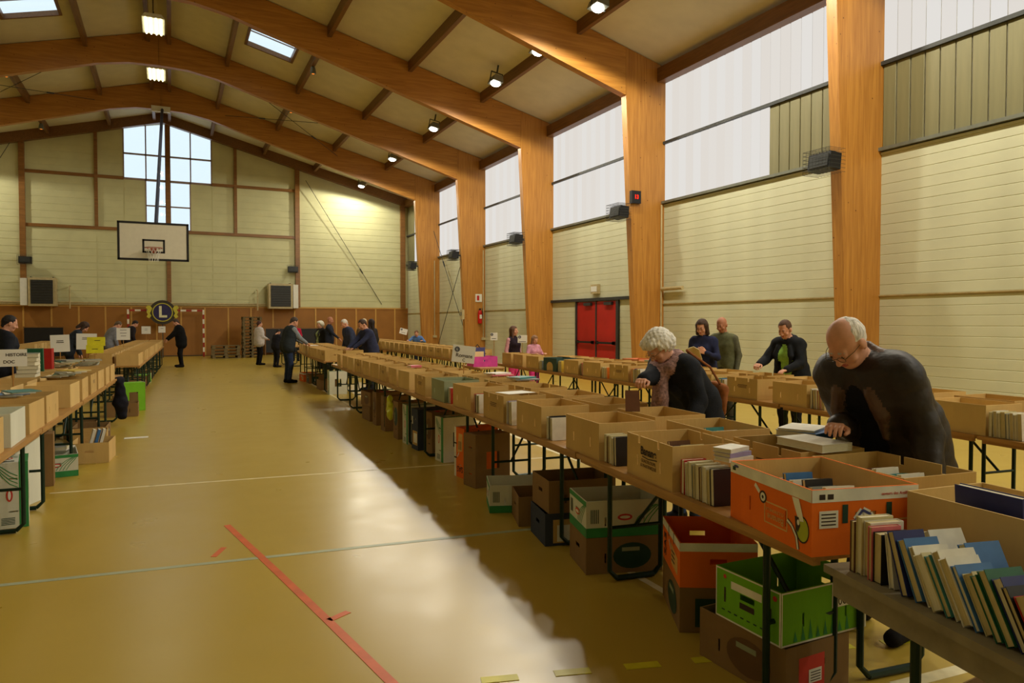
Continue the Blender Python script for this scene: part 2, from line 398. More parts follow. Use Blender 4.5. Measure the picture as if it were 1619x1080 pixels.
ceil = tag(empty('ceiling'), 'pitched ceiling of cream boards between timber purlins', 'ceiling', kind='structure')
PUR = [XW, 9.15, 6.75, 4.3, 1.9, XR]
BY = [Y0]+FY+[YF]
SKY = {}
for bi in range(len(BY)-1):
    ya, yb = BY[bi]+(FT if bi else 0), BY[bi+1]
    for s in (1, -1):
        px = PUR if s == 1 else [2*XR-p for p in PUR]; px[0] = XW if s == 1 else XL
        for gi, (a, b) in enumerate(zip(px, px[1:])):
            th = math.atan(.262)
            if bi == 5 and gi == 3:         # skylight bay
                xa, xb = (2.35, 3.78) if s == 1 else (2*XR-2.35, 2*XR-3.78)
                lo, hi = min(a, b), max(a, b); k0, k1 = min(xa, xb), max(xa, xb); y0s, y1s = 23.75, 25.2
                pcs = [(lo, k0, ya-.1, yb+.1), (k1, hi, ya-.1, yb+.1), (k0, k1, ya-.1, y0s), (k0, k1, y1s, yb+.1)]
                SKY[s] = (k0, k1, y0s, y1s)
            else: pcs = [(min(a, b), max(a, b), ya-.1, yb+.1)]
            for (x0, x1, y0, y1) in pcs:
                MB().prism([(x0, zt(x0)), (x1, zt(x1)), (x1, zt(x1)+.1), (x0, zt(x0)+.1)], y0, y1, 'y').build('panel', M_ceil, ceil)
        for p in px[1:-1]:
            MB().prism([(p-.06, zt(p)-.3), (p+.06, zt(p)-.3), (p+.06, zt(p+.06)), (p-.06, zt(p-.06))], ya, yb, 'y').build('purlin', M_beam, ceil)
    for d in (-.32, .32):
        MB().box(XR+d-.06, XR+d+.06, ya, yb, zt(XR)-.4, zt(XR)-.06).build('purlin', M_beam, ceil)
for s in (1, -1):
    k0, k1, y0, y1 = SKY[s]
    w = window('roof skylight in the slope above the %s' % ('right hand bookstalls' if s == 1 else 'left hand bookstalls'))
    for (xa, xb, ya, yb) in ((k0-.05, k0+.03, y0-.05, y1+.05), (k1-.03, k1+.05, y0-.05, y1+.05)):
        MB().prism([(xa, zt(xa)-.03), (xb, zt(xb)-.03), (xb, zt(xb)+.12), (xa, zt(xa)+.12)], ya, yb).build('kerb', M_beam, w)
    for (ya, yb) in ((y0-.05, y0+.03), (y1-.03, y1+.05)):
        MB().prism([(k0, zt(k0)-.03), (k1, zt(k1)-.03), (k1, zt(k1)+.12), (k0, zt(k0)+.12)], ya, yb).build('kerb', M_beam, w)
    MB().prism([(k0, zt(k0)+.10), (k1, zt(k1)+.10), (k1, zt(k1)+.115), (k0, zt(k0)+.115)], y0, y1).build('pane', M_glass, w)
    MB().prism([(k0, zt(k0)+.07), (k1, zt(k1)+.07), (k1, zt(k1)+.10), (k0, zt(k0)+.10)], y0+.42, y0+.46).build('glazing_bar', M_wframe, w)
    if s == 1:
        pass

# ------------------------------------------------------------------ red door in the right wall
d = tag(empty('door_1'), 'red double door with dark push bars in the boarded wall', 'door', kind='structure')
ya, yb = DOOR; ym = (ya+yb)/2; zd = 2.28
for (a, b) in ((ya, ym-.03), (ym+.03, yb)):
    lf = MB().box(XW-.055, XW-.005, a+.01, b-.01, .02, zd-.02).build('leaf', M_red, d)
    MB().box(XW-.14, XW-.1, a+.08, b-.04, .98, 1.04).box(XW-.14, XW-.05, a+.08, a+.14, .96, 1.06).box(XW-.14, XW-.05, b-.1, b-.04, .96, 1.06).build('push_bar', M_black, lf)
    MB().box(XW-.13, XW-.05, a+.2, a+.6, zd-.14, zd-.05).build('closer', M_dgrey, lf)
MB().box(XW-.07, XW, ym-.03, ym+.03, 0, zd).build('centre_post', M_dgrey, d)
for (a, b) in ((ya-.12, ya), (yb, yb+.06)): MB().box(XW-.1, XW, a, b, 0, zd).build('jamb', M_dgrey, d)
b0 = [b for b in BAYS if b[0] < ya < b[1]][0]
MB().box(XW-.12, XW, b0[0]-.1, b0[1], zd, zd+.09).build('head_rail', M_dgrey, d)
# ------------------------------------------------------------------ lamps
def spot_data(w):
    l = bpy.data.lights.new('lamp_light', 'SPOT'); l.spot_size = R(176); l.spot_blend = .12; l.shadow_soft_size = .14; l.energy = w; l.color = LAMP_COL; return l
LD = spot_data(LAMP_W)
def make_lamp():
    r = empty('floodlight')
    MB().prism([(-.16, .02), (.16, .02), (.12, .2), (-.12, .2)], -.22, .22, 'y').build('housing', M_grey, r)
    MB().lathe([(.05, -.05), (.11, -.035), (.14, 0), (.14, .02)], 16).build('lens', M_bulb, r)
    MB().box(-.19, -.17, -.02, .02, 0, .34).box(.17, .19, -.02, .02, 0, .34).box(-.19, .19, -.02, .02, .32, .34).box(-.02, .02, -.02, .02, .34, .56).build('bracket', M_dgrey, r)
    l = link('lamp_light', LD, r, (0, 0, -.22)); return r
lamp = make_lamp()
LAMPS = [(945, 5), (850, 75), (783, 130), (685, 210), (620, 265), (580, 295)]
LX = 8.6
ly = [at(px, py, X=LX).y for px, py in LAMPS]
for k_, y in enumerate(sorted([-4.4, -1.4, 1.6, 4.8, 7.4, 10.4]+ly, reverse=True)):
    z = zt(LX)-.6
    place(lamp, (LX if k_ else 8.82, y if k_ else 36.2, z if k_ else z-.03), 0, '%s bright floodlight from the gable wall, row along the glazed side' % ['first', 'second', 'third', 'fourth', 'fifth', 'sixth', 'seventh', 'eighth', 'ninth', 'tenth', 'eleventh', 'twelfth'][k_], 'lamp', 'floodlights along the glazed side', rot=(0, R(10), 0))
place(lamp, (2*XR-LX, 35.4, zt(LX)-.7), 0, 'bright floodlight over the far corner of the unglazed side', 'lamp')
# unlit downlights
def make_down():
    r = empty('downlight'); MB().lathe([(.09, 0), (.10, .02), (.07, .2), (.03, .24)], 12).build('housing', M_grey, r)
    MB().lathe([(.03, -.012), (.05, .0), (.03, .01)], 10).build('bulb', M_off, r); return r
dl = make_down()
for px, py, X in ((495, 108, 4.3), (460, 185, 4.3), (10, 135, -4.8), (65, 200, -4.8)):
    y = at(px, py, X=X).y
    place(dl, (X, y, zt(X)-.54), 0, 'small dim orange downlight under a purlin, '+{495: 'beside the right skylight', 460: 'beyond the right skylight bay', 10: 'on the unglazed slope, skylight side', 65: 'on the unglazed slope, gable side'}[px], 'lamp', 'dim downlights')
# ridge tube fixtures
def make_tube():
    r = empty('tube_light')
    MB().prism([(-.3, 0), (.3, 0), (.22, .12), (-.22, .12)], -.65, .65, 'y').build('housing', M_white, r)
    for x in (-.2, -.07, .07, .2): MB().tube([(x, -.62, -.02), (x, .62, -.02)], .02, 8).build('tube', M_tube, r)
    for y in (-.5, .5): MB().box(-.015, .015, y-.01, y+.01, .12, .62).build('hanger', M_dgrey, r)
    l = bpy.data.lights.new('tube_light', 'AREA'); l.shape = 'RECTANGLE'; l.size = .5; l.size_y = 1.2; l.energy = 25; l.color = (1, .95, .7)
    link('tube_glow', l, r, (0, 0, -.06)); return r
tl = make_tube()
for k_, y in enumerate((28.6, 24.0, 17.5, 11.0, 4.5)):
    place(tl, (XR-.1, y, zt(XR)-1.03), 0, '%s tube light from the gable window, hung from the ridge' % ['first', 'second', 'third', 'fourth', 'fifth'][k_], 'lamp', 'tube lights along the ridge')

# ------------------------------------------------------------------ loudspeakers in wire cages
def make_speaker():
    r = empty('caged_loudspeaker')
    MB().prism([(-.14, -.13), (.13, -.16), (.16, .13), (-.1, .15)], -.24, .24, 'y').build('loudspeaker', M_black, r)
    MB().prism([(-.155, -.10), (-.14, -.11), (-.11, .11), (-.125, .12)], -.2, .2, 'y').build('grille', M_dgrey, r)
    c = MB()
    for i in range(9):
        y = -.28+.07*i; c.tube([(.2, y, -.2), (-.2, y, -.2), (-.2, y, .2), (.2, y, .2)], .004, 4)
    for i in range(7):
        z = -.2+.4*i/6; c.tube([(.2, -.28, z), (-.2, -.28, z), (-.2, .28, z), (.2, .28, z)], .004, 4)
    c.build('cage', M_dgrey, r)
    MB().box(.16, .3, -.03, .03, -.03, .03).build('bracket', M_dgrey, r); return r
spk = make_speaker()
def colx(z): return CX+.4*(1-z/7.42)
for i, (fi, px, py) in enumerate(((2, 1312, 258), (3, 992, 337), (4, 828, 379), (5, 730, 404), (6, 663, 421))):
    X = 10.45; z = at(px, py, Y=FY[fi]+FT/2).z
    place(spk, (colx(z)-.295, FY[fi]+FT/2, z), 0, 'black caged loudspeaker on the column '+['behind the stooping man', 'carrying the red digital clock', 'beside the red double door', 'with the fire extinguisher', 'closest to the gable wall'][i], 'loudspeaker', 'caged loudspeakers on the columns')
for px, py, lb in ((40, 411, 'black loudspeaker high on the gable post near the lit left corner'), (463, 426, 'black loudspeaker on the gable post above the right heater')):
    q = at(px, py, Y=YF-.45); place(spk, q, 0, lb, 'loudspeaker', rot=(0, 0, R(90)))
# red digital clock
q = at(1000, 312, Y=FY[3]-.02)
r = empty('digital_clock', (colx(q.z)+.12, FY[3]-.06, q.z)); MB().box(-.14, .14, -.05, .06, -.16, .16).build('case', M_black, r)
lettering('13', .14, emit('led_red', (255, 40, 20), 2.5), r, (0, -.053, 0), (R(90), 0, 0), .004)
tag(r, 'small black digital clock with red figures on a column', 'clock')
# conduits down the columns
def conduit(fi, z0, z1, dx, lb):
    o = MB().tube([(XW-dx, FY[fi]-.03, z0), (XW-dx, FY[fi]-.03, z1)], .022, 8).box(XW-dx-.09, XW-dx+.09, FY[fi]-.1, FY[fi], z0-.05, z0+.05).build('conduit_pipe', M_pipe)
    tag(o, lb, 'pipe')
conduit(3, .9, 4.7, .14, 'pale vertical conduit on the column behind the white haired woman'); conduit(5, .95, 4.6, .13, 'pale vertical conduit beside the fire extinguisher'); conduit(6, .95, 4.6, .3, 'pale vertical conduit on the column near the gable')
o = MB().tube([(XW-.14, FY[3]-.06, 2.5), (XW-.14, FY[3]-.9, 2.5)], .05, 10).build('overflow_pipe', M_pipe); tag(o, 'short pale horizontal pipe stub beside a column', 'pipe')
# fire extinguisher with its sign
q = at(759, 500, Y=FY[5]-.12)
r = empty('fire_extinguisher', (q.x, FY[5]-.11, q.z-.3))
M_ext = mat('extinguisher_red', (190, 26, 24), .35); MB().lathe([(.08, 0), (.09, .02), (.09, .45), (.06, .53), (.03, .55)], 16).build('cylinder', M_ext, r)
MB().box(-.03, .03, -.03, .03, .55, .62).tube([(0, 0, .6), (.1, 0, .62), (.12, 0, .3)], .012, 6).build('valve', M_black, r)
MB().box(-.05, .05, -.093, -.085, .2, .36).build('label_plate', M_white, r); MB().box(-.03, .03, .08, .11, .1, .5).build('bracket', M_black, r)
tag(r, 'red fire extinguisher hanging on a glulam column', 'extinguisher')
r = empty('extinguisher_sign', (q.x-.02, FY[5]-.02, q.z+.75)); MB().box(-.14, .14, -.012, .02, -.16, .16).build('plate', M_white, r); MB().box(-.08, .02, -.016, -.012, -.1, .1).build('pictogram', M_ext, r)
tag(r, 'small white and red sign above the fire extinguisher', 'sign')
r = empty('switch_box', (colx(1.9)-.06, FY[5]+.1, 1.95)); MB().box(-.05, .05, -.12, .12, -.2, .2).build('case', M_pipe, r); MB().box(-.06, -.05, -.05, .05, -.05, .1).build('cover', M_grey, r)
tag(r, 'pale switch box on the inner edge of the extinguisher column', 'switch box')
r = empty('emergency_light', (XW-.1, (DOOR[0]+DOOR[1])/2, 2.62)); MB().box(-.04, .06, -.2, .2, -.12, .16).build('case', M_pipe, r); MB().box(-.05, -.04, -.16, .16, -.06, .1).build('diffuser', M_white, r)
tag(r, 'pale emergency light above the red double door', 'light')

# ------------------------------------------------------------------ bracing cables
def cable(a, b, lb, r_=.014):
    a, b = Vector(a), Vector(b); o = MB().tube([a, a.lerp(b, .7), a.lerp(b, .74), b], [r_, r_, r_, r_], 6); o.tube([a.lerp(b, .70), a.lerp(b, .74)], r_*2.4, 6)
    tag(o.build('bracing_cable', M_dgrey), lb, 'cable')
ya, yb = FY[5]+FT, FY[6]
cable((XW-.3, yb-.1, .02), (XW-.3, ya+.1, 6.3), 'steel bracing cable rising towards the extinguisher column'); cable((XW-.36, ya+.2, .02), (XW-.36, yb-.1, 6.0), 'steel bracing cable rising towards the gable side column')
cable((6.3, YF-.35, zt(6.3)-.9), (10.3, YF-.05, 2.6), 'steel cable slanting across the brightly lit gable corner')
cable((-6.2, YF-.35, zt(-6.2)-.5), (-9.6, YF-.05, 3.0), 'steel cable slanting across the left gable corner')
for i, (xa, xb, ya, yb, lb) in enumerate(((2.2, 6.9, FY[5]+FT, FY[6], 'thin roof bracing cable falling from the skylight side'), (6.9, 2.2, FY[5]+FT, FY[6], 'thin roof bracing cable crossing below the ridge side'), (-7.2, -2.6, FY[5]+FT, FY[6], 'thin roof bracing cable on the left slope rising inward'), (-2.6, -7.2, FY[5]+FT, FY[6], 'thin roof bracing cable on the left slope falling inward'))):
    cable((xa, ya, zt(xa)-.45), (xb, yb, zt(xb)-.45), lb, .011)

# ------------------------------------------------------------------ basketball board
bd = 20.6; bxp = at(243, 382, Y=23.0); r = empty('basketball_backboard', (bxp.x, 23.0, bxp.z))
M_ply = mat('board_white', (214, 208, 186), .4, var=.03); M_line = mat('board_black', (28, 26, 24), .5)
hw, hh = .9, .53
MB().box(-hw, hw, 0, .03, -hh, hh).build('board', M_ply, r)
MB().box(-hw-.02, hw+.02, -.012, .04, hh-.04, hh+.02).box(-hw-.02, hw+.02, -.012, .04, -hh-.02, -hh+.04).box(-hw-.02, -hw+.04, -.012, .04, -hh, hh).box(hw-.04, hw+.02, -.012, .04, -hh, hh).build('border', M_line, r)
x0, x1, z0, z1 = -.29, .29, -.33, .06
MB().box(x0, x1, -.006, 0, z1-.05, z1).box(x0, x1, -.006, 0, z0, z0+.05).box(x0, x0+.05, -.006, 0, z0, z1).box(x1-.05, x1, -.006, 0, z0, z1).build('target_square', M_line, r)
M_rim = mat('rim_red', (150, 62, 40), .4)
h = MB().tube([(.225*math.cos(a), -.38+.225*math.sin(a), -.22) for a in [2*math.pi*k/24 for k in range(24)]], .012, 6, closed=True)
h.box(-.07, .07, -.17, -.0, -.34, -.2); h = h.build('hoop', M_rim, r)
nt = MB()
for k in range(12):
    a = 2*math.pi*k/12
    for sg in (1, -1):
        nt.tube([(.22*math.cos(a), -.38+.22*math.sin(a), -.22), (.15*math.cos(a+sg*.5), -.38+.15*math.sin(a+sg*.5), -.42), (.12*math.cos(a+sg*.9), -.38+.12*math.sin(a+sg*.9), -.6)], .005, 4)
nt.build('net', M_white, h)
M_mast = mat('mast_blue', (54, 62, 88), .5)
MB().tube([(.06, .1, hh-.1), (XR-bxp.x+.05, FY[6]-23-.1, 10.3-bxp.z)], .055, 8).build('mast', M_mast, r)
MB().box(-.3, .3, .04, .12, .1, .2).box(-.04, .04, .04, .12, -.4, .5).build('back_brace', M_mast, r)
MB().box(XR-bxp.x-.35, XR-bxp.x+.35, FY[6]-23.15, FY[6]-23.0, 10.2-bxp.z, 10.42-bxp.z).build('ceiling_bracket', M_white, r)
tag(r, 'white basketball backboard with red hoop hung from the roof', 'backboard')

# ------------------------------------------------------------------ heaters, pipes, goal, emblem, pallets at the gable
def heater(px0, px1, py, lb, mir):
    a, b = at(px0, py, Y=YF-.8), at(px1, py, Y=YF-.8); w = b.x-a.x; r = empty('air_heater', ((a.x+b.x)/2, YF-.5, a.z))
    hh = .62; M_core = mat('heater_core', (48, 48, 44), .5)
    cs = MB().box(-w/2, w/2, -.3, .3, -hh, hh).build('casing', M_pipe, r)
    MB().box(-w/2+.1, w/2-.1, -.33, -.3, -hh+.1, hh-.1).build('coil', M_core, cs)
    for k in range(9):
        z = -hh+.16+k*(2*hh-.32)/8; MB().box(-w/2+.1, w/2-.1, -.36, -.33, z-.012, z+.012).build('louvre', M_dgrey, cs)
    MB().box(-w/2-.28*mir-.02 if mir > 0 else w/2+.04, -w/2-.04 if mir > 0 else w/2+.28, -.2, .3, -hh+.03, hh-.03).build('side_panel', M_white, r)
    MB().tube([(w/2*mir+.5*mir, .3, .3), (w/2*mir+.5*mir, -.05, .3), (w/2*mir+.5*mir, -.05, -hh-.1)], .03, 8).build('pipe', M_pipe, r)
    for x in (-w/2+.1, w/2-.1): MB().box(x-.02, x+.02, -.25, .42, hh, hh+.04).build('bracket', M_dgrey, r)
    tag(r, lb, 'heater')
heater(44, 88, 461, 'boxy air heater on the gable near the left post', 1); heater(425, 463, 468, 'boxy air heater on the gable below the right loudspeaker', -1)
for i, dz in enumerate((.05, .13)):
    a, b = at(0, 487, Y=YF).x-3, at(420, 487, Y=YF).x
    tag(MB().tube([(a, YF-.14-.03*i, WZ+dz), (b, YF-.14-.03*i, WZ+dz)], .035, 8).build('heating_pipe', M_pipe), ['pale heating pipe lying just above the wainscot', 'pale heating pipe above the other wainscot pipe'][i], 'pipe')
gx0, gx1 = at(203, 530, Y=YF-.9).x, at(322, 530, Y=YF-.9).x
r = empty('handball_goal', ((gx0+gx1)/2, YF-.9, 0)); hw = (gx1-gx0)/2; gh = at(322, 490, Y=YF-.9).z
M_gr = mat('goal_red', (160, 44, 30), .5); M_gw = mat('goal_white', (226, 220, 200), .5)
for s in (-1, 1):
    for k in range(10): MB().box(s*hw-.04, s*hw+.04, -.04, .04, gh*k/10, gh*(k+1)/10).build('post_band', M_gw if k % 2 else M_gr, r)
    MB().tube([(s*hw, .02, gh-.03), (s*hw, .55, gh-.1), (s*hw, .7, .03)], .02, 6).build('back_stay', M_dgrey, r)
for k in range(13): MB().box(-hw+.04+(2*hw-.08)*k/13, -hw+.04+(2*hw-.08)*(k+1)/13, -.04, .04, gh-.08, gh).build('crossbar_band', M_gw if k % 2 else M_gr, r)
MB().tube([(-hw, .7, .03), (hw, .7, .03)], .02, 6).build('ground_bar', M_dgrey, r)
tag(r, 'red and white striped handball goal against the gable wall', 'goal')
q = at(257, 494, Y=YF-1.15); r = empty('club_emblem', (q.x, YF-1.15, q.z))
M_navy = mat('emblem_navy', (42, 36, 84), .5); M_gold = mat('emblem_gold', (196, 186, 60), .5); M_rim2 = mat('emblem_rim', (58, 50, 36), .5)
MX = Matrix.Rotation(R(90), 4, 'X')
MB().lathe([(.56, 0), (.56, .06)], 32, M=MX).build('backing', M_rim2, r); MB().lathe([(.40, 0), (.40, .09)], 32, M=MX).build('disc', M_navy, r)
rg = MB().tube([(.41*math.cos(a), -.09, .41*math.sin(a)) for a in [2*math.pi*k/32 for k in range(32)]], .022, 6, closed=True).build('ring', M_gold, r)
lettering('L', .72, mat('emblem_cream', (226, 222, 180), .5), r, (0, -.095, 0), (R(90), 0, 0), .02)
for s in (-1, 1):
    pr = [(s*.42, .18), (s*.5, .3), (s*.62, .32), (s*.68, .2), (s*.6, .12), (s*.66, .02), (s*.6, -.1), (s*.66, -.2), (s*.55, -.28), (s*.46, -.16), (s*.52, -.04)]
    MB().prism(pr if s > 0 else pr[::-1], -.1, -.05, 'y').build('lion_profile', M_gold, r)
MB().box(-.02, .02, -.04, .0, -1.2, -.3).box(-.02, .02, -.04, 0, -q.z, -1.2).build('support', M_dgrey, r)
tag(r, 'round navy club emblem with a large L and two gold profiles', 'emblem')
# pallets
M_pal = wood('pallet_wood', (96, 84, 58), (132, 116, 80), False, (1, 8, 8), .8, .2)
def make_pallet():
    r = empty('wooden_pallet'); d = {}
    for y in (-.36, -.24, -.12, 0, .12, .24, .36):
        d.setdefault('t', MB().box(-.6, .6, -.045, .045, .122, .144).mesh('deck_board', M_pal)); link('deck_board', d['t'], r, (0, y, 0))
    for x in (-.53, 0, .53):
        for y in (-.36, 0, .36):
            d.setdefault('b', MB().box(-.07, .07, -.05, .05, .022, .1).mesh('block', M_pal)); link('block', d['b'], r, (x, y, 0))
        d.setdefault('s', MB().box(-.06, .06, -.4, .4, .1, .122).mesh('stringer', M_pal)); link('stringer', d['s'], r, (x, 0, 0))
    for y in (-.36, 0, .36):
        d.setdefault('r', MB().box(-.6, .6, -.05, .05, 0, .022).mesh('bottom_board', M_pal)); link('bottom_board', d['r'], r, (0, y, 0))
    return r
pal = make_pallet(); q = at(398, 561, Y=35.5)
for k in range(13): place(pal, (q.x, 35.5, .145*k), R(90+random.uniform(-3, 3)), '%s wooden pallet from below in the tall stack by the wainscot' % ['lowest', 'second', 'third', 'fourth', 'fifth', 'sixth', 'seventh', 'eighth', 'ninth', 'tenth', 'eleventh', 'twelfth', 'topmost'][k], 'pallet', 'pallets in the tall stack')
q = at(369, 561, Y=35.3)
for k in range(4): place(pal, (q.x-.35, 35.0, .145*k), R(random.uniform(-4, 4)), '%s wooden pallet from below in the low stack beside the tall one' % ['lowest', 'second', 'third', 'topmost'][k], 'pallet', 'pallets in the low stack')
# dark stage flats leaning at the wainscot
for (p0, p1, py0, Y, lb) in ((38, 100, 518, YF-.5, 'long black board behind the left back bookstall'), (420, 520, 520, YF-.5, 'long black board behind the visitor in red')):
    a, b = at(p0, py0, Y=Y), at(p1, py0, Y=Y); r = empty('black_board', ((a.x+b.x)/2, Y, 0)); w = (b.x-a.x)/2
    MB().box(-w, w, -.02, .02, .12, a.z).build('panel', M_black, r); MB().box(-w-.04, w+.04, -.03, .03, a.z, a.z+.05).box(-w-.04, -w, -.03, .03, 0, a.z).box(w, w+.04, -.03, .03, 0, a.z).build('frame', M_post, r)
    tag(r, lb, 'board')
# ------------------------------------------------------------------ tables
TZ = .75
M_top = wood('table_top', (156, 112, 56), (186, 140, 78), False, (8, .6, 8), .45)
M_leg = mat('leg_green', (22, 46, 34), .4, .2)
M_grtop = mat('grey_worn_top', (138, 128, 104), .6, var=.15, scale=12)
def make_table(L_=2.2, W_=.5, topm=None, apron=0):
    topm = topm or M_top
    r = empty('trestle_table')
    MB().box(0, W_, -L_/2, L_/2, TZ-.028, TZ).build('tabletop', topm, r)
    for x in (.035, W_-.035): MB().box(x-.018, x+.018, -L_/2+.03, L_/2-.03, TZ-.055-apron, TZ-.0285).build('apron_rail', M_top if not apron else topm, r)
    for s in (-1, 1):
        y = s*(L_/2-.36)
        for x in (.07, W_-.07):
            MB().tube([(x, y, TZ-.057), (x, y, .07), (x+(.05 if x < .25 else -.05), y, .02)], .016, 8).build('leg', M_leg, r)
        MB().tube([(.12, y, .02), (W_-.12, y, .02)], .018, 8).build('foot_bar', M_leg, r)
        MB().tube([(.07, y, .34), (W_-.07, y, .34)], .012, 6).build('cross_bar', M_leg, r)
        MB().tube([(W_/2, y, .345), (W_/2, y-s*.38, TZ-.06)], .011, 6).build('brace', M_leg, r)
    return r
tab = make_table()
class Seg:
    """front edge of a row of tables from A to B; v runs inward, away from the aisle"""
    def __init__(s, xa, ya, xb, yb, side=1):
        s.A, s.B, s.side = Vector((xa, ya)), Vector((xb, yb)), side; s.d = (s.B-s.A).normalized(); s.L = (s.B-s.A).length
        s.n = Vector((s.d.y, -s.d.x))*side; s.rz = -math.atan2(s.d.x, s.d.y)+(0 if side == 1 else math.pi)
    def p(s, y, v, z=0.0):
        u = (y-s.A.y)/s.d.y; q = s.A+s.d*u+s.n*v; return Vector((q.x, q.y, z))
ORD = ['zeroth', 'first', 'second', 'third', 'fourth', 'fifth', 'sixth', 'seventh', 'eighth', 'ninth', 'tenth', 'eleventh', 'twelfth', 'thirteenth', 'fourteenth', 'fifteenth', 'sixteenth', 'seventeenth', 'eighteenth', 'nineteenth', 'twentieth',
       '21st', '22nd', '23rd', '24th', '25th', '26th', '27th', '28th', '29th', '30th']
def row_tables(segs, name, depth=2, landmark=''):
    for i, s in enumerate(segs):
        for k in range(depth):
            m = s.p((s.A.y+s.B.y)/2, .51*k)
            place(tab, m, s.rz, 'trestle table with wooden top, %s %s of the %s, %s from its %s' % ('aisle half' if k == 0 else 'rear half', '', name, ORD[i+1], landmark) if False else
                  '%s trestle table from %s, %s half, %s' % (ORD[i+1], landmark, ['aisle', 'rear'][k], name), 'table', 'trestle tables of the '+name)
MID = [Seg(2.17, 1.90, 2.43, 4.10), Seg(2.44, 4.12, 2.61, 6.32), Seg(2.62, 6.34, 2.69, 8.54), Seg(2.70, 8.56, 2.82, 10.76), Seg(2.83, 10.78, 2.92, 12.98), Seg(2.93, 13.0, 3.05, 15.2)]
MIDF = [Seg(3.10, 16.3, 3.2, 18.5), Seg(3.2, 18.52, 3.36, 20.72), Seg(3.37, 20.74, 3.55, 22.94)]
BCK = [Seg(5.35, 1.2, 5.58, 3.4), Seg(5.6, 3.42, 5.84, 5.62), Seg(5.85, 5.64, 5.98, 7.84), Seg(5.99, 7.86, 6.05, 10.06), Seg(6.06, 10.08, 6.14, 12.28)]
BCKS = Seg(6.16, 12.32, 6.3, 13.95)
BCKF = [Seg(5.95+.055*i*2.2, 15.4+2.22*i, 5.95+.055*(i+1)*2.2-.001, 15.4+2.22*i+2.2) for i in range(6)]
LFT = [Seg(-1.11+.035*2.22*i, 2.5+2.22*i, -1.11+.035*2.22*i+.077, 2.5+2.22*i+2.2, -1) for i in range(5)]
LFTF = [Seg(-.56+.026*2.22*i, 16.2+2.22*i, -.56+.026*2.22*i+.055, 16.2+2.22*i+2.2, -1) for i in range(6)]
row_tables(MID, 'middle row', 2, 'the loose book table'); row_tables(MIDF, 'far middle row', 2, 'the green and white standing box')
row_tables(BCK, 'back row', 2, 'the stooping man'); row_tables(BCKF, 'far back row', 2, 'the gap with the pink crate')
row_tables(LFT, 'left row', 2, 'the camera corner of the hall'.replace('camera ', 'dark ')); row_tables(LFTF, 'far left row', 2, 'its open end facing the left row')
# short table closing the back row, loose book table in front
ts = make_table(1.64, .5); place(ts, BCKS.p((BCKS.A.y+BCKS.B.y)/2, 0), BCKS.rz, 'short trestle table at the end of the back row by the girls', 'table')
t0 = make_table(2.16, .98, M_grtop, .05); T0 = Seg(1.62, -.30, 2.12, 1.84); place(t0, T0.p(.77, 0), T0.rz, 'worn grey trestle table carrying the loose leaning books', 'table')
tp = make_table(1.2, .5); place(tp, (5.35, 13.1, 0), R(-4), 'small trestle table under the pink crate', 'table')
tb = make_table(2.2, .7); place(tb, (8.0, 10.9, 0), R(-3), 'trestle table beside the red door carrying the orange lidded box', 'table')
tc = make_table(2.2, .7); place(tc, (-3.55, 26.0, 0), R(180), 'trestle table far left in front of the black board, first half', 'table')
td = make_table(2.2, .7); place(td, (-3.55, 28.25, 0), R(180), 'trestle table far left in front of the black board, second half', 'table')
te = make_table(2.2, .7); place(te, (3.75, 27.9, 0), R(-3), 'trestle table beside the visitor in the white jacket', 'table')

# ------------------------------------------------------------------ cardboard boxes
def card(name, c): return mat(name, c, .8, var=.07, scale=5, bump=.15, bscale=40, spec=.2, stretch=(1, 1, .25))
KR = [card('kraft_a', (204, 170, 108)), card('kraft_b', (194, 160, 98)), card('kraft_c', (212, 180, 118))]
KD = card('kraft_dark', (138, 108, 68)); KW = card('card_white', (214, 214, 196)); KO = card('card_orange', (238, 116, 30)); KG = card('card_lime', (120, 184, 40)); KB = card('card_navy', (60, 66, 82)); KGR = card('card_greygreen', (150, 156, 124))
I_ink = mat('ink_dark', (58, 44, 32), .7); I_green = mat('ink_green', (52, 138, 74), .6); I_red = mat('ink_red', (204, 64, 50), .6); I_white = mat('ink_white', (232, 230, 216), .6); I_gold = mat('ink_buff', (226, 178, 100), .6); I_yel = mat('ink_yellow', (176, 186, 44), .6); I_blue = mat('ink_blue', (74, 78, 130), .6); I_dkg = mat('ink_darkgreen', (30, 62, 46), .6); I_brown = mat('ink_brown', (104, 74, 42), .7)
BL, BD, BH = .52, .40, .235
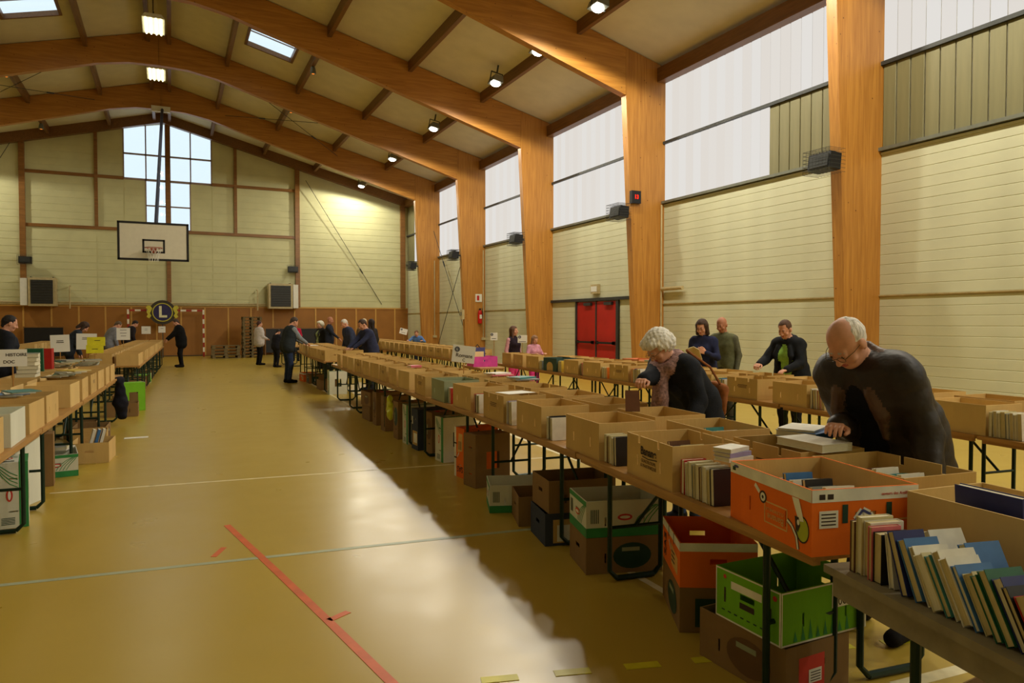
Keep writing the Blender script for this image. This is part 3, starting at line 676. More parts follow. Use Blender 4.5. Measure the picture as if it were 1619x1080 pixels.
def cbox(L_=BL, D_=BD, H_=BH, slots=True, notch=False, handle=True, holed=False, mats=None, name='cardboard_box'):
    t = .006; b = MB(); mats = mats or KR[0]
    sl = [(L_/2-.13-.006, L_/2-.13+.006, .07, .13), (L_/2+.13-.006, L_/2+.13+.006, .07, .13)] if slots else []
    if notch: sl = sl+[(L_/2-.11-.012, L_/2-.11+.012, H_-.04, H_), (L_/2+.11-.012, L_/2+.11+.012, H_-.04, H_)]
    ho = [(D_/2-.045, D_/2+.045, H_*.52, H_*.52+.028)] if handle else []
    b.panel((-D_/2, L_/2, 0), (0, -1, 0), (0, 0, 1), (-1, 0, 0), L_, H_, t, sl); b.panel((D_/2, -L_/2, 0), (0, 1, 0), (0, 0, 1), (1, 0, 0), L_, H_, t, sl)
    b.panel((-D_/2+t, -L_/2, 0), (1, 0, 0), (0, 0, 1), (0, -1, 0), D_-2*t, H_, t, [(h0-t, h1-t, a, c) for h0, h1, a, c in ho]); b.panel((D_/2-t, L_/2, 0), (-1, 0, 0), (0, 0, 1), (0, 1, 0), D_-2*t, H_, t, [(h0-t, h1-t, a, c) for h0, h1, a, c in ho])
    b.panel((-D_/2+t, L_/2-t, .001), (1, 0, 0), (0, -1, 0), (0, 0, -1), D_-2*t, L_-2*t, t, [(D_/2-.08, D_/2+.07, L_/2-.09, L_/2+.08)] if holed else [])
    return b.mesh(name, mats)
class Face:
    """draws flat print on a box face"""
    def __init__(s, root, face, L_=BL, D_=BD): s.r, s.f, s.L, s.D = root, face, L_, D_
    def P(s, u, z, e=.0012): return {'-X': (-s.D/2-e, -u, z), '-Y': (u, -s.L/2-e, z), '+X': (s.D/2+e, u, z), '+Y': (-u, s.L/2+e, z)}[s.f]
    def poly(s, pts, m, name='print', e=.0012):
        b = MB(); b.poly([s.P(u, z, e) for u, z in pts]); return b.build(name, m, s.r)
    def rect(s, u0, u1, z0, z1, m, name='print', e=.0012): return s.poly([(u0, z0), (u1, z0), (u1, z1), (u0, z1)], m, name, e)
    def oval(s, u, z, a, b_, m, name='print', e=.0018, n=20): return s.poly([(u+a*math.cos(2*math.pi*k/n), z+b_*math.sin(2*math.pi*k/n)) for k in range(n)], m, name, e)
    def band(s, pts, w, m, name='print', e=.002):
        b = MB()
        for (u0, z0), (u1, z1) in zip(pts, pts[1:]):
            d = Vector((u1-u0, z1-z0)).normalized(); n = Vector((-d.y, d.x))*w/2
            b.poly([s.P(u0-n.x, z0-n.y, e), s.P(u1-n.x, z1-n.y, e), s.P(u1+n.x, z1+n.y, e), s.P(u0+n.x, z0+n.y, e)])
        return b.build(name, m, s.r)
    def text(s, t, size, u, z, m, ang=0, bold=0):
        rz = {'-X': -90, '-Y': 0, '+X': 90, '+Y': 180}[s.f]
        o = lettering(t, size, m, s.r, s.P(u, z, .002), (R(90), 0, R(rz)), bold)
        if ang: o.rotation_euler = (Matrix.Rotation(R(rz), 3, 'Z')@Matrix.Rotation(R(90), 3, 'X')@Matrix.Rotation(R(ang), 3, 'Z')).to_euler()
        return o
def boxobj(me, name='cardboard_box'): return link(name, me)
# plain kinds
PLAIN = [boxobj(cbox(mats=KR[0])), boxobj(cbox(mats=KR[1], notch=True)), boxobj(cbox(mats=KR[2], slots=False)), boxobj(cbox(mats=KR[0], slots=False, handle=True))]
for o in PLAIN[1:2]:
    f = Face(o, '-X'); f.rect(-.07, .09, .15, .158, I_brown); f.rect(-.08, .08, .135, .142, I_brown); f.rect(-.06, .08, .122, .128, I_brown)
# printed kinds
def printed_banane():
    o = boxobj(cbox(mats=KR[0], notch=True)); f = Face(o, '-X')
    f.text('Banane', .062, .0, .158, I_ink, 0, .002); f.band([(-.07, .128), (0, .122), (.1, .13)], .006, I_ink)
    f.text('GUADELOUPE', .026, 0, .104, I_brown); f.text('& MARTINIQUE', .026, 0, .078, I_brown); return o
def printed_gw():
    o = boxobj(cbox(mats=KW, holed=True))
    for fc, w in (('-X', BL), ('-Y', BD), ('+X', BL), ('+Y', BD)):
        f = Face(o, fc); f.rect(-w/2, w/2, 0, .062, I_green); f.rect(-w/2, w/2, .2, BH-.003, I_green if fc in ('-Y', '+Y') else KW)
        for k in range(4): f.band([(w/2-.20+.03*k, .07), (w/2-.17+.03*k, .12), (w/2-.11+.025*k, .17), (w/2-.05+.012*k, .2)], .006, I_green)
        f.oval(-.0, .125, .05, .022, I_red); f.oval(0, .125, .035, .010, I_white, e=.0026)
        for k in range(5): f.rect(-w/2+.03+.012*k, -w/2+.036+.012*k, .09, .18, I_dkg)
    return o
def printed_lime():
    o = boxobj(cbox(mats=KG, holed=True))
    for fc, w in (('-X', BL), ('-Y', BD), ('+X', BL), ('+Y', BD)):
        f = Face(o, fc); f.rect(-w/2, w/2, 0, .008, I_white); f.rect(-w/2, w/2, BH-.008, BH-.001, I_white); f.rect(w/2-.01, w/2, 0, BH, I_white, e=.0016); f.rect(-w/2, -w/2+.006, 0, BH, I_white, e=.0016)
    f = Face(o, '+Y'); f.poly([(-.10, .155), (.09, .155), (.09, .19), (-.10, .19)], I_white); f.rect(-.045, .045, .085, .112, I_ink); f.oval(.165, .2, .012, .012, I_red); f.oval(-.14, .2, .010, .010, I_red)
    for u in (-.14, .14): f.rect(u-.005, u+.005, .08, .15, I_ink)
    for k in range(8): f.rect(-.16+.04*k, -.14+.04*k, .04, .046, I_dkg)
    f = Face(o, '-X'); f.rect(.04, .2, .12, .23, I_white, 'sticker', .002); f.text('400', .056, .12, .15, I_ink, 180); f.text('2A', .056, .10, .2, I_ink, 180)
    for k in range(8): f.poly([(-.19+.045*k, .012), (-.165+.045*k, .012), (-.18+.045*k, .06+.02*(k % 3))], I_green)
    return o
def printed_orange():
    L_, D_, H_ = .58, .46, .25
    o = boxobj(cbox(L_, D_, H_, mats=KO)); MB().box(-D_/2+.007, -D_/2+.0085, -L_/2+.007, L_/2-.007, .01, H_-.002).box(D_/2-.0085, D_/2-.007, -L_/2+.007, L_/2-.007, .01, H_-.002).box(-D_/2+.007, D_/2-.007, L_/2-.0085, L_/2-.007, .01, H_-.002).box(-D_/2+.007, D_/2-.007, -L_/2+.007, -L_/2+.0085, .01, H_-.002).build('lining', KR[0], o)
    for fc, w in (('-X', L_), ('-Y', D_), ('+X', L_), ('+Y', D_)): Face(o, fc, L_, D_).rect(-w/2, w/2, H_-.048, H_-.001, I_white, 'top_band')
    f = Face(o, '-X', L_, D_)
    for z0, z1, u0, u1 in ((.05, .056, -.02, .14), (.134, .14, -.02, .14), (.05, .14, -.02, -.014), (.05, .14, .134, .14)): f.rect(u0, u1, z0, z1, I_gold)
    f.text('Banane', .04, .06, .08, I_gold, 180); f.text('CULTIVONS LA', .018, .055, .11, I_gold, 180)
    f.band([(-.09, .19), (-.055, .165)], .018, I_white); f.oval(-.03, .15, .026, .026, I_ink, e=.0016); f.oval(-.03, .15, .018, .018, I_white, e=.0022); f.oval(-.03, .15, .007, .007, I_ink, e=.003)
    f.band([(.14, .1), (.17, .085), (.2, .05), (.21, .005)], .018, I_ink, e=.0014); f.band([(.14, .1), (.17, .085), (.2, .05), (.21, .005)], .010, I_white, e=.002)
    f.oval(.235, .088, .042, .052, I_ink, e=.0014); f.oval(.237, .088, .036, .045, I_yel, e=.002); f.poly([(.17, .2), (.215, .2), (.235, .15), (.245, .12), (.215, .115), (.19, .16)], I_white, e=.0024); f.poly([(.19, .13), (.215, .13), (.225, .1), (.21, .07), (.195, .09)], I_ink, e=.0028); f.oval(.213, .11, .008, .011, I_white, e=.0034)
    f.oval(-.24, .235, .02, .006, I_blue, e=.002); f.rect(-.27, -.245, .215, .232, I_dkg, e=.002)
    f = Face(o, '-Y', L_, D_)
    f.rect(-.20, -.12, .105, .17, I_white, 'sticker', .0024)
    for k in range(4): f.rect(-.192, -.13, .115+.013*k, .120+.013*k, I_ink, e=.003)
    for u in (-.09, .10): f.rect(u-.012, u+.012, .12, .19, I_dkg, 'slot', .0024)
    for dw, m, e in ((.026, I_white, .0016), (.010, I_blue, .0022)): f.band([(-.05, .07), (-.045, .13), (-.015, .165), (.015, .15), (.05, .1), (.07, .07)], dw, m, e=e)
    for z0, z1, u0, u1 in ((.12, .126, .06, .21), (.04, .126, .205, .21)): f.rect(u0, u1, z0, z1, I_gold)
    f.rect(-.2, -.175, .212, .232, I_ink, e=.002); f.rect(-.165, -.14, .212, .232, I_ink, e=.002); f.text('saveurs des Antilles', .016, .13, .222, I_red)
    return o
def printed_sas():
    o = boxobj(cbox(mats=KO)); Face(o, '-X').rect(-BL/2, BL/2, BH-.045, BH-.001, I_white); f = Face(o, '-Y'); f.rect(-BD/2, BD/2, BH-.045, BH-.001, I_white)
    f = Face(o, '-X'); f.text('SAS', .085, -.17, .1, I_ink, 90, .001)
    for u in (-.06, .09): f.rect(u-.008, u+.008, BH-.06, BH, I_ink, 'slot', .002)
    f.poly([(.0, .16), (.2, .13), (.2, .04), (.02, .05)], I_gold)
    for k in range(3): f.rect(.03, .12, .07+.025*k, .08+.025*k, I_ink, e=.002)
    f.band([(-.05, .16), (.0, .12)], .014, I_white)
    return o
def printed_dark(m=KD, green=True):
    o = boxobj(cbox(mats=m, holed=True)); f = Face(o, '-X'); f.oval(.05, .11, .13, .085, I_dkg if green else I_brown); f.rect(-.02, .1, .14, .165, KGR, 'sticker', .003)
    f = Face(o, '-Y'); f.rect(-.12, .04, .03, .18, I_red if not green else I_dkg); f.rect(-.06, .02, .06, .12, I_white, 'sticker', .003)
    for k in range(4): f.rect(-.05, .012, .068+.012*k, .072+.012*k, I_ink, e=.004)
    return o
def printed_navy():
    o = boxobj(cbox(mats=KB, holed=True)); f = Face(o, '-X'); f.rect(-.2, -.02, .02, .19, KR[1]); f.rect(-.17, -.05, .03, .15, I_white, 'sticker', .0022); f.rect(.06, .16, .18, .21, I_white)
    return o
BAN, GWB, LIM, ORA, SAS, DKG, DKR, NAV = printed_banane(), printed_gw(), printed_lime(), printed_orange(), printed_sas(), printed_dark(), printed_dark(KD, False), printed_navy()
DK = boxobj(cbox(mats=KD, holed=True)); WH = boxobj(cbox(mats=KW, slots=False)); PINK = boxobj(cbox(.42, .5, .2, False, mats=mat('card_pink', (214, 70, 160), .5)), 'pink_crate'); ARCH = boxobj(cbox(mats=card('card_slate', (62, 84, 80))))
f = Face(ARCH, '-X'); f.oval(.0, .09, .12, .075, KR[0]); f.rect(-.12, .12, .004, .09, KR[0])

def put(o, seg, y, v, z=TZ, dr=0, label=None, group=None, cat='box'): return place(o, seg.p(y, v, z+.0005), seg.rz+R(dr), label, cat, group)
def segat(segs, y): return min(segs, key=lambda s: 0 if s.A.y <= y <= s.B.y else min(abs(y-s.A.y), abs(y-s.B.y)))
rnd = random.Random(3)
# middle row, aisle rank
FR = [3.18, 4.06, 5.0, 5.83, 6.75, 7.53, 8.23, 9.06, 9.70, 10.32, 10.98, 11.62, 12.28, 12.95, 13.62, 14.35]
for i, y in enumerate(FR):
    s = segat(MID, y); dr = rnd.uniform(-2.5, 2.5)
    if i == 0: put(BAN, s, y, .225, dr=-2, label='brown box printed Banane in dark script on the middle row')
    elif i == 5: put(boxobj(cbox(mats=KGR)), s, y, .225, dr=dr, label='greyish green faded box among the brown aisle boxes of the middle row')
    else: put(PLAIN[[2, 0, 0, 1, 0, 3, 1, 2, 0, 1, 3, 0, 1, 2, 0, 0][i]], s, y, .225, dr=dr, label='%s open brown box beyond the Banane box, aisle rank of the middle row' % ORD[i], group='aisle rank boxes of the middle row')
# middle row, rear rank
RR = [2.24, 2.84, 3.55, 4.2, 4.95, 5.65, 6.4, 7.1, 7.8, 8.5, 9.15, 9.8, 10.5, 11.15, 11.85, 12.5, 13.2, 13.9, 14.6]
for i, y in enumerate(RR):
    s = segat(MID, y); put(PLAIN[1 if i == 0 else rnd.choice((0, 2, 3, 1))], s, y, .71, dr=rnd.uniform(-2, 2), label=('notched brown box behind the orange box' if i == 0 else '%s brown box beyond the notched one, rear rank, middle row' % ORD[i]), group=None if i == 0 else 'rear rank boxes of the middle row')
place(ORA, (2.42, 2.12, TZ+.0005), R(-13), 'big orange and white printed box beside the loose books', 'box')
place(PLAIN[2], (2.68, 1.50, TZ+.0005), R(-5), 'long brown box with a dark blue book, behind the loose books', 'box'); put(PLAIN[0], T0, 1.02, .62, dr=6, label='brown box behind the loose books beyond the dark blue book')
# far middle row
for k, v in enumerate((.225, .7)):
    for i in range(10):
        y = 16.62+.63*i; put(PLAIN[rnd.choice((0, 1, 3))], segat(MIDF, y), y, v, dr=rnd.uniform(-2, 2), label='%s brown box from the standing green and white box, %s rank' % (ORD[i+1], ['aisle', 'rear'][k]), group='boxes of the far middle row')
# back row
BR = [(1.7, 0), (2.35, 2), (3.62, 2), (4.55, 0), (5.5, 0), (6.25, 1), (7.05, 0), (7.75, 3), (8.95, 1), (9.75, 0), (10.45, 0), (11.25, 'A'), (12.0, 0)]
for i, (y, k) in enumerate(BR):
    s = segat(BCK, y)
    if k == 'A': put(ARCH, s, y, .225, label='dark slate printed box with a tan arch, back row aisle rank')
    else: put(PLAIN[k], s, y, .225, dr=rnd.uniform(-2, 2), label='%s brown box counting towards the girls, aisle rank of the back row' % ORD[i+1], group='aisle rank boxes of the back row')
for i in range(15):
    y = 1.6+.72*i; s = segat(BCK, y); put(PLAIN[rnd.choice((0, 1, 2, 3))], s, y, .72, dr=rnd.uniform(-2, 2), label='%s brown box counting towards the girls, rear rank of the back row' % ORD[i+1], group='rear rank boxes of the back row')
for i in range(2): put(PLAIN[i*3], BCKS, 12.75+.65*i, .225, label=['brown box on the short end table, near the slate box', 'brown box at the very end of the back row beside the girl in pink'][i])
for k, v in enumerate((.225, .7)):
    for i in range(20):
        y = 15.72+.64*i; put(PLAIN[rnd.choice((0, 1, 3))], segat(BCKF, y), y, v, dr=rnd.uniform(-2, 2), label='%s brown box from the pink crate gap, %s rank of the far back row' % (ORD[i+1], ['aisle', 'rear'][k]), group='boxes of the far back row')
# left row
for i in range(9):
    y = 5.55+.66*i if i < 4 else 5.9+.72*i; y = min(y, 13.2); s = segat(LFT, y)
    o = WH if i == 1 else PLAIN[[0, 0, 3, 0, 2, 0, 1, 0, 0][i]]
    put(o, s, y, .225, dr=rnd.uniform(-1.5, 1.5), label='white printed box among the brown ones on the left row' if i == 1 else '%s brown box counting towards the goal, aisle rank of the left row' % ORD[i+1], group=None if i == 1 else 'aisle rank boxes of the left row')
put(PLAIN[3], LFT[4], 12.3, .225, label='brown box standing last but one on the left row'); put(PLAIN[0], LFT[4], 13.05, .225, label='brown box standing last on the left row') if False else None
for i in range(10):
    y = 6.5+.7*i; put(PLAIN[rnd.choice((0, 2))], segat(LFT, y), y, .70, dr=rnd.uniform(-1.5, 1.5), label='%s brown box counting towards the goal, rear rank of the left row' % ORD[i+1], group='rear rank boxes of the left row')
for k, v in enumerate((.225, .7)):
    for i in range(20):
        y = 16.55+.65*i; put(PLAIN[rnd.choice((0, 1, 3))], segat(LFTF, y), y, v, dr=rnd.uniform(-2, 2), label='%s brown box from its open end, %s rank of the far left row' % (ORD[i+1], ['aisle', 'rear'][k]), group='boxes of the far left row')
for i in range(7): place(PLAIN[i % 3], (-3.8, 25.2+.62*i, TZ+.0005), R(180), '%s brown box before the black board, from the table end' % ORD[i+1], 'box', 'boxes before the black board')
for i in range(3): place(PLAIN[i], (4.0, 27.15+.62*i, TZ+.0005), 0, '%s brown box on the table beside the visitor in white' % ORD[i+1], 'box', 'boxes beside the visitor in white')
# on the side table by the red door
place(boxobj(cbox(.5, .4, .16, False, mats=card('card_peach', (226, 150, 112))), 'peach_box'), (8.3, 11.6, TZ+.0005), R(5), 'low peach box on the table near the red door', 'box')
M_clear = mat('pale_plastic', (176, 190, 170), .2, spec=.6)
place(boxobj(cbox(.55, .4, .16, False, False, False, mats=M_clear), 'plastic_tub'), (8.3, 10.85, TZ+.0005), R(2), 'pale translucent plastic tub near the red door', 'tub'); place(PLAIN[2], (8.3, 10.2, TZ+.0005), 0, 'brown box beside the pale plastic tub', 'box')
# pink crate and the boards in it
place(PINK, (5.6, 13.1, TZ+.0005), R(-4), 'bright pink crate on the small table in the gap of the back rows', 'crate')
r = empty('display_board', (5.55, 13.22, TZ+.01)); MB().box(-.16, .16, -.015, .015, 0, .36).build('board', I_blue, r); MB().box(-.13, .13, -.018, -.015, .02, .28).build('sheet', mat('cream_sheet', (232, 214, 150), .6), r); MB().tube([(-.05, 0, .36), (0, 0, .42), (.05, 0, .36)], .01, 6).build('hanger', M_black, r); tag(r, 'blue and cream display board standing in the pink crate', 'display')

# ------------------------------------------------------------------ boxes on the floor
def floorbox(o, x, y, z, rz, label, rot=None): return place(o, (x, y, z+.001), R(rz), label, 'box', None, rot)
H1 = BH+.002
floorbox(DKR, 2.52, 2.46, 0, 2, 'dark brown box with a red panel on the floor beneath the lime box'); floorbox(LIM, 2.58, 2.41, H1, 90, 'lime green printed box stacked on the dark box')
floorbox(DKG, 2.68, 3.09, 0, -28, 'brown box with dark green print beneath the orange SAS box'); floorbox(SAS, 2.68, 3.09, H1, -28, 'orange and white box marked SAS by hand, under the middle row')
floorbox(DKG, 2.69, 4.02, 0, 75, 'brown and green box beneath the green and white box, beside the table legs') ; floorbox(GWB, 2.69, 4.02, H1, 75, 'green and white banana box stacked by the trestle legs')
floorbox(NAV, 2.72, 4.66, 0, 78, 'navy and brown box with a white label on the floor'); floorbox(DK, 2.74, 4.66, H1, 80, 'dark brown box on top of the navy box')
floorbox(DK, 2.78, 5.16, 0, 72, 'brown box on the floor between navy box and small green and white one'); floorbox(GWB, 2.74, 5.62, 0, 70, 'green and white box lying on the floor next to the brown one')
def stand(o, x, y, rz, label): return place(o, (x, y, BL/2+.001), 0, label, 'box', None, rot=(Matrix.Rotation(R(rz), 3, 'Z')@Matrix.Rotation(R(-90), 3, 'X')).to_euler())
stand(DK, 2.86, 6.42, 8, 'dark box stood on end with its holed base facing out'); stand(SAS, 2.92, 6.85, 5, 'orange box stood on end behind the dark upright box'); stand(GWB, 3.02, 7.75, 4, 'green and white box stood on end under the middle row'); stand(DKR, 3.06, 8.25, 3, 'brown box stood on end beyond the upright green and white box')
stand(NAV, 3.0, 8.62, 2, 'navy box stood on end under the middle row'); stand(GWB, 3.02, 9.1, 0, 'second green and white box stood on end, beside the navy one'); stand(DKG, 3.02, 9.55, 0, 'dark green printed box stood on end near the yellow bag'); stand(DK, 3.06, 10.35, 0, 'dark box stood on end behind the yellow bag')
stand(DKR, 3.1, 11.0, 0, 'brown box stood on end near the far table legs'); floorbox(DK, 3.12, 11.75, 0, 0, 'dark brown box lying on the floor, lower of two under the middle row'); floorbox(DKR, 3.12, 11.78, H1, 3, 'dark brown box, upper of two under the middle row')
stand(GWB, 3.4, 16.2, 0, 'green and white box standing on end under the far middle row'); floorbox(DKG, 3.5, 19.6, 0, 0, 'brown printed box on the floor beside the man in the grey sleeved jacket'); floorbox(SAS, 3.45, 20.3, 0, 4, 'orange box on the floor beside the man in the grey sleeved jacket')
floorbox(DK, 3.42, 17.6, 0, 0, 'dark brown box on the floor under the far middle row')
floorbox(DKG, 2.75, 1.50, 0, 95, 'dark printed box on the floor under the worn grey table')
# floor under the back row
for i, (y, o) in enumerate(((3.0, DK), (6.7, DK), (8.35, DKG), (9.2, DK), (10.1, DKG), (11.0, DK), (12.0, DK), (12.9, DK))):
    s = segat(BCK, y); put(o, s, y, .5, 0, label='%s dark box on the floor under the back row, counting towards the girls' % ORD[i+1], group='floor boxes under the back row')
for i in range(9):
    y = 16.2+1.3*i; put((DK, DKR, DKG)[i % 3], segat(BCKF, y), y, .5, 0, label='%s dark box on the floor under the far back row from the pink crate gap' % ORD[i+1], group='floor boxes under the far back row')
place(DK, (4.75, 3.0, .001), R(15), 'dark box on the floor in the aisle behind the stooping man', 'box'); place(DKR, (4.6, 2.45, .001), R(-5), 'dark holed box on the floor near the back row legs', 'box')
# floor at the left row
place(GWB, (-1.06, 6.95, BL/2+.001), 0, 'green and white box stood on end by the left row', 'box', None, rot=(Matrix.Rotation(R(8), 3, 'Z')@Matrix(((0, 0, -1), (-1, 0, 0), (0, 1, 0)))).to_euler()); r = MB().box(-.02, .02, -.22, .22, 0, .62).build('white_panel', KW); place(r, (-1.16, 7.55, .001), R(-20), 'tall white card panel leaning by the left row', 'panel')
stand(PLAIN[0], -1.33, 7.95, 4, 'brown box stood on end under the left row'); stand(DK, -1.26, 8.3, 4, 'dark box stood on end under the left row')
floorbox(GWB, -1.13, 9.0, 0, 188, 'green and white box on the floor at the edge of the left row'); floorbox(PLAIN[3], -.84, 9.72, 0, 176, 'brown box with papers on the floor of the aisle by the left row')
floorbox(PLAIN[1], -.95, 10.55, 0, 182, 'brown box on the floor beyond the one with papers, lower'); floorbox(DKR, -.98, 11.15, 0, 178, 'reddish box under the left row near the hanging coat'); floorbox(DK, -1.15, 11.8, 0, 180, 'dark box under the left row near the hanging coat')
floorbox(DK, -.78, 14.1, 0, 90, 'dark box at the end of the left row'); LIMS = stand(LIM, -.62, 14.75, 20, 'lime green box stood on end at the end of the left row'); floorbox(DK, -.75, 15.6, 0, 90, 'dark box below the open end of the far left row')
for i in range(6): put((DK, LIM, DKR)[i % 3], segat(LFTF, 17+1.2*i), 17+1.2*i, .28, 0, label='%s box on the floor under the far left row from its open end' % ORD[i+1], group='floor boxes under the far left row')
# ------------------------------------------------------------------ books
PAL = {'red': (176, 40, 36), 'white': (220, 216, 204), 'black': (30, 28, 32), 'navy': (40, 48, 110), 'green': (30, 92, 66), 'cream': (206, 194, 150), 'blue': (60, 110, 170), 'grey': (130, 134, 130), 'orange': (220, 120, 40), 'teal': (60, 130, 130), 'pink': (210, 110, 120), 'brown': (104, 66, 44), 'yellow': (210, 180, 70), 'lilac': (150, 140, 180)}
BMAT = {k: mat('cover_'+k, c, .4, var=.1, scale=14) for k, c in PAL.items()}
M_page = mat('paper_edge', (196, 180, 132), .85, var=.1, scale=30, stretch=(12, 1, 1)); M_pagew = mat('paper_edge_pale', (216, 208, 180), .85, var=.08, scale=30, stretch=(12, 1, 1)); M_paper = mat('white_paper', (226, 224, 214), .7, var=.02)
BC = {}
def book(t, d, h, col, pale=False):
    k = (t, d, h, col, pale)
    if k not in BC:
        b = MB(); c = .0022; b.box(-t/2, -t/2+c, -d/2, d/2, 0, h).box(t/2-c, t/2, -d/2, d/2, 0, h).box(-t/2+c, t/2-c, -d/2, -d/2+c, 0, h)
        BC[k] = (b.mesh('book', BMAT[col]), MB().box(-t/2+c, t/2-c, -d/2+c, d/2-.004, .003, h-.003).mesh('pages', M_pagew if pale else M_page))
    o = link('book', BC[k][0]); link('pages', BC[k][1], o); return o
def stand_book(seg, y, v, t, d, h, col, tilt, label, group, z=TZ, pale=False, yaw=0):
    o = book(t, d, h, col, pale); q = seg.p(y, v, z+abs(math.sin(tilt))*t/2+.0008); o.location = q
    o.rotation_euler = (0, tilt, seg.rz+math.pi/2+yaw); return tag(o, label, 'book', group)
rb = random.Random(11)
y = 1.74; seq = ['brown', 'cream', 'white', 'pink', 'black', 'white', 'navy', 'blue', 'white', 'cream', 'teal', 'white', 'white', 'blue', 'cream', 'green', 'green', 'navy', 'black', 'red', 'lilac', 'white', 'green', 'grey', 'cream', 'orange', 'white', 'teal', 'navy', 'cream', 'red']
for i, c in enumerate(seq):
    t = (.022, .028, .032, .018, .038)[i % 5]; h = (.178, .19, .168, .2, .182)[(i*3) % 5]; d = (.115, .125, .13)[i % 3]
    tilt = 0 if i < 5 else R((8, 20, 26, 28, 30)[min(i-5, 4)])
    if i > 4: y -= h*max(0, math.sin(tilt)-math.sin(pt))*1.02
    pt = tilt; y -= (t/2)/math.cos(tilt)
    stand_book(T0, y, .1+.01*(i % 3), t, d, h, c, tilt, '%s %s covered book from the orange box in the loose row' % (ORD[min(i+1, 30)] if i < 30 else '31st', c), 'loose books on the worn grey table', pale=(i % 4 == 1))
    y -= (t/2)/math.cos(tilt)+.0015
# second loose rank lying across
for i, (yy, c) in enumerate(((1.5, 'white'), (1.36, 'blue'), (1.12, 'cream'), (.98, 'green'), (.86, 'red'))):
    stand_book(T0, yy, .27, .03, .13, .19, c, R(28), '%s book leaning behind the loose row, %s from the orange box' % (c, ORD[i+1]), 'books behind the loose row')
# books filling the gaps between aisle boxes
def gap(segs, ya, yb, cols, what, v=.11, z=TZ, tilt=3):
    n = len(cols); s = segat(segs, (ya+yb)/2); y = yb-.004
    for i, c in enumerate(cols):
        t = (.024, .03, .02, .034)[(i+len(cols)) % 4]; h = (.19, .175, .2, .165)[(i*2+n) % 4]
        if y-t < ya: break
        y -= t/2+(h*math.sin(R(tilt)) if i == 1 else 0); stand_book(s, y, v, t, .13, h, c, R(tilt if i else 0), '%s book, %s in the gap %s' % (c, ORD[i+1], what), 'books '+what, pale=i % 2 == 0); y -= t/2+.004
for a, b, cols, w in ((2.44, 2.90, ['red', 'white', 'cream', 'grey', 'cream', 'brown', 'white', 'cream', 'black'], 'beside the orange box'), (3.46, 3.77, ['cream', 'brown', 'cream', 'white', 'black'], 'just beyond the Banane box'),
                      (4.36, 4.70, ['white', 'black', 'white'], 'after the first plain middle box'), (5.28, 5.55, ['white', 'lilac', 'cream', 'white'], 'after the second plain middle box'),
                      (6.11, 6.44, ['red', 'black', 'white', 'black', 'white'], 'after the third plain middle box'), (7.03, 7.25, ['teal', 'white', 'red'], 'before the greyish green box')):
    gap(MID, a, b, cols, w)
for a, b, cols, w in ((2.65, 3.34, ['cream', 'white', 'cream', 'cream', 'grey', 'white', 'cream', 'white'], 'on the back row beside the stooping man'), (4.83, 5.22, ['white', 'brown', 'white', 'red', 'pink', 'cream'], 'below the woman in green'),
                      (6.53, 6.77, ['cream', 'cream', 'green', 'white', 'blue', 'white'], 'behind the white haired woman'), (8.05, 8.66, ['orange', 'orange', 'white', 'navy', 'brown', 'cream', 'cream', 'white'], 'on the back row with orange covers'), (9.25, 9.47, ['cream', 'white', 'cream', 'cream', 'orange'], 'on the back row before the red door'),
                      (10.03, 10.17, ['black', 'red', 'pink', 'white'], 'on the back row opposite the red door'), (10.74, 10.97, ['cream', 'cream', 'white', 'yellow'], 'next to the slate arch box'), (11.53, 11.72, ['white', 'cream', 'grey'], 'beyond the slate arch box')):
    gap(BCK, a, b, cols, w)
# books inside the nearer boxes
def fill(cx, cy, rz, cols, what, z=TZ+.009, lift=0, n=None, ax=1):
    ca, sa = math.cos(rz), math.sin(rz)
    for i, c in enumerate(cols):
        u = -.19+.045*i; x, yv = (0.0, u); o = book((.03, .024, .034)[i % 3], .13, (.18, .2, .17)[i % 3], c, i % 2 == 0)
        o.location = (cx+x*ca-yv*sa, cy+x*sa+yv*ca, z+.006); o.rotation_euler = (0, R(10), rz+math.pi/2)
        tag(o, '%s book, %s inside %s' % (c, ORD[i+1], what), 'book', 'books inside '+what)
fill(2.44, 2.12, R(-13), ['white', 'white', 'cream', 'grey', 'black', 'white', 'white', 'blue', 'white'], 'the big orange box')
q = segat(MID, 3.18); p_ = q.p(3.18, .225); fill(p_.x, p_.y, q.rz, ['white', 'cream', 'white', 'grey', 'brown', 'cream'], 'the Banane box')
p_ = q.p(2.24, .71); fill(p_.x, p_.y, q.rz, ['cream', 'white', 'grey', 'teal', 'white', 'cream', 'brown'], 'the notched box behind the orange one')
p_ = q.p(3.55, .71); fill(p_.x, p_.y, q.rz, ['teal', 'white', 'blue', 'white', 'teal', 'grey'], 'the box in front of the white haired woman')
for i, (c, t, dz) in enumerate((('navy', .03, .13), ('white', .022, .12))):
    o = book(t, .24, .2, c, True); o.location = (2.56+.035*i, 1.5, TZ+dz-.04); o.rotation_euler = (0, R(-4), R(-5)); tag(o, ['large dark blue book sticking out of the long brown box', 'white volume beside the dark blue book'][i], 'book')
o = book(.03, .2, .26, 'grey', True); o.location = (2.86, 1.42, TZ+.17); o.rotation_euler = (R(90), R(96), R(80)); tag(o, 'grey photograph book lying in the long brown box', 'book')
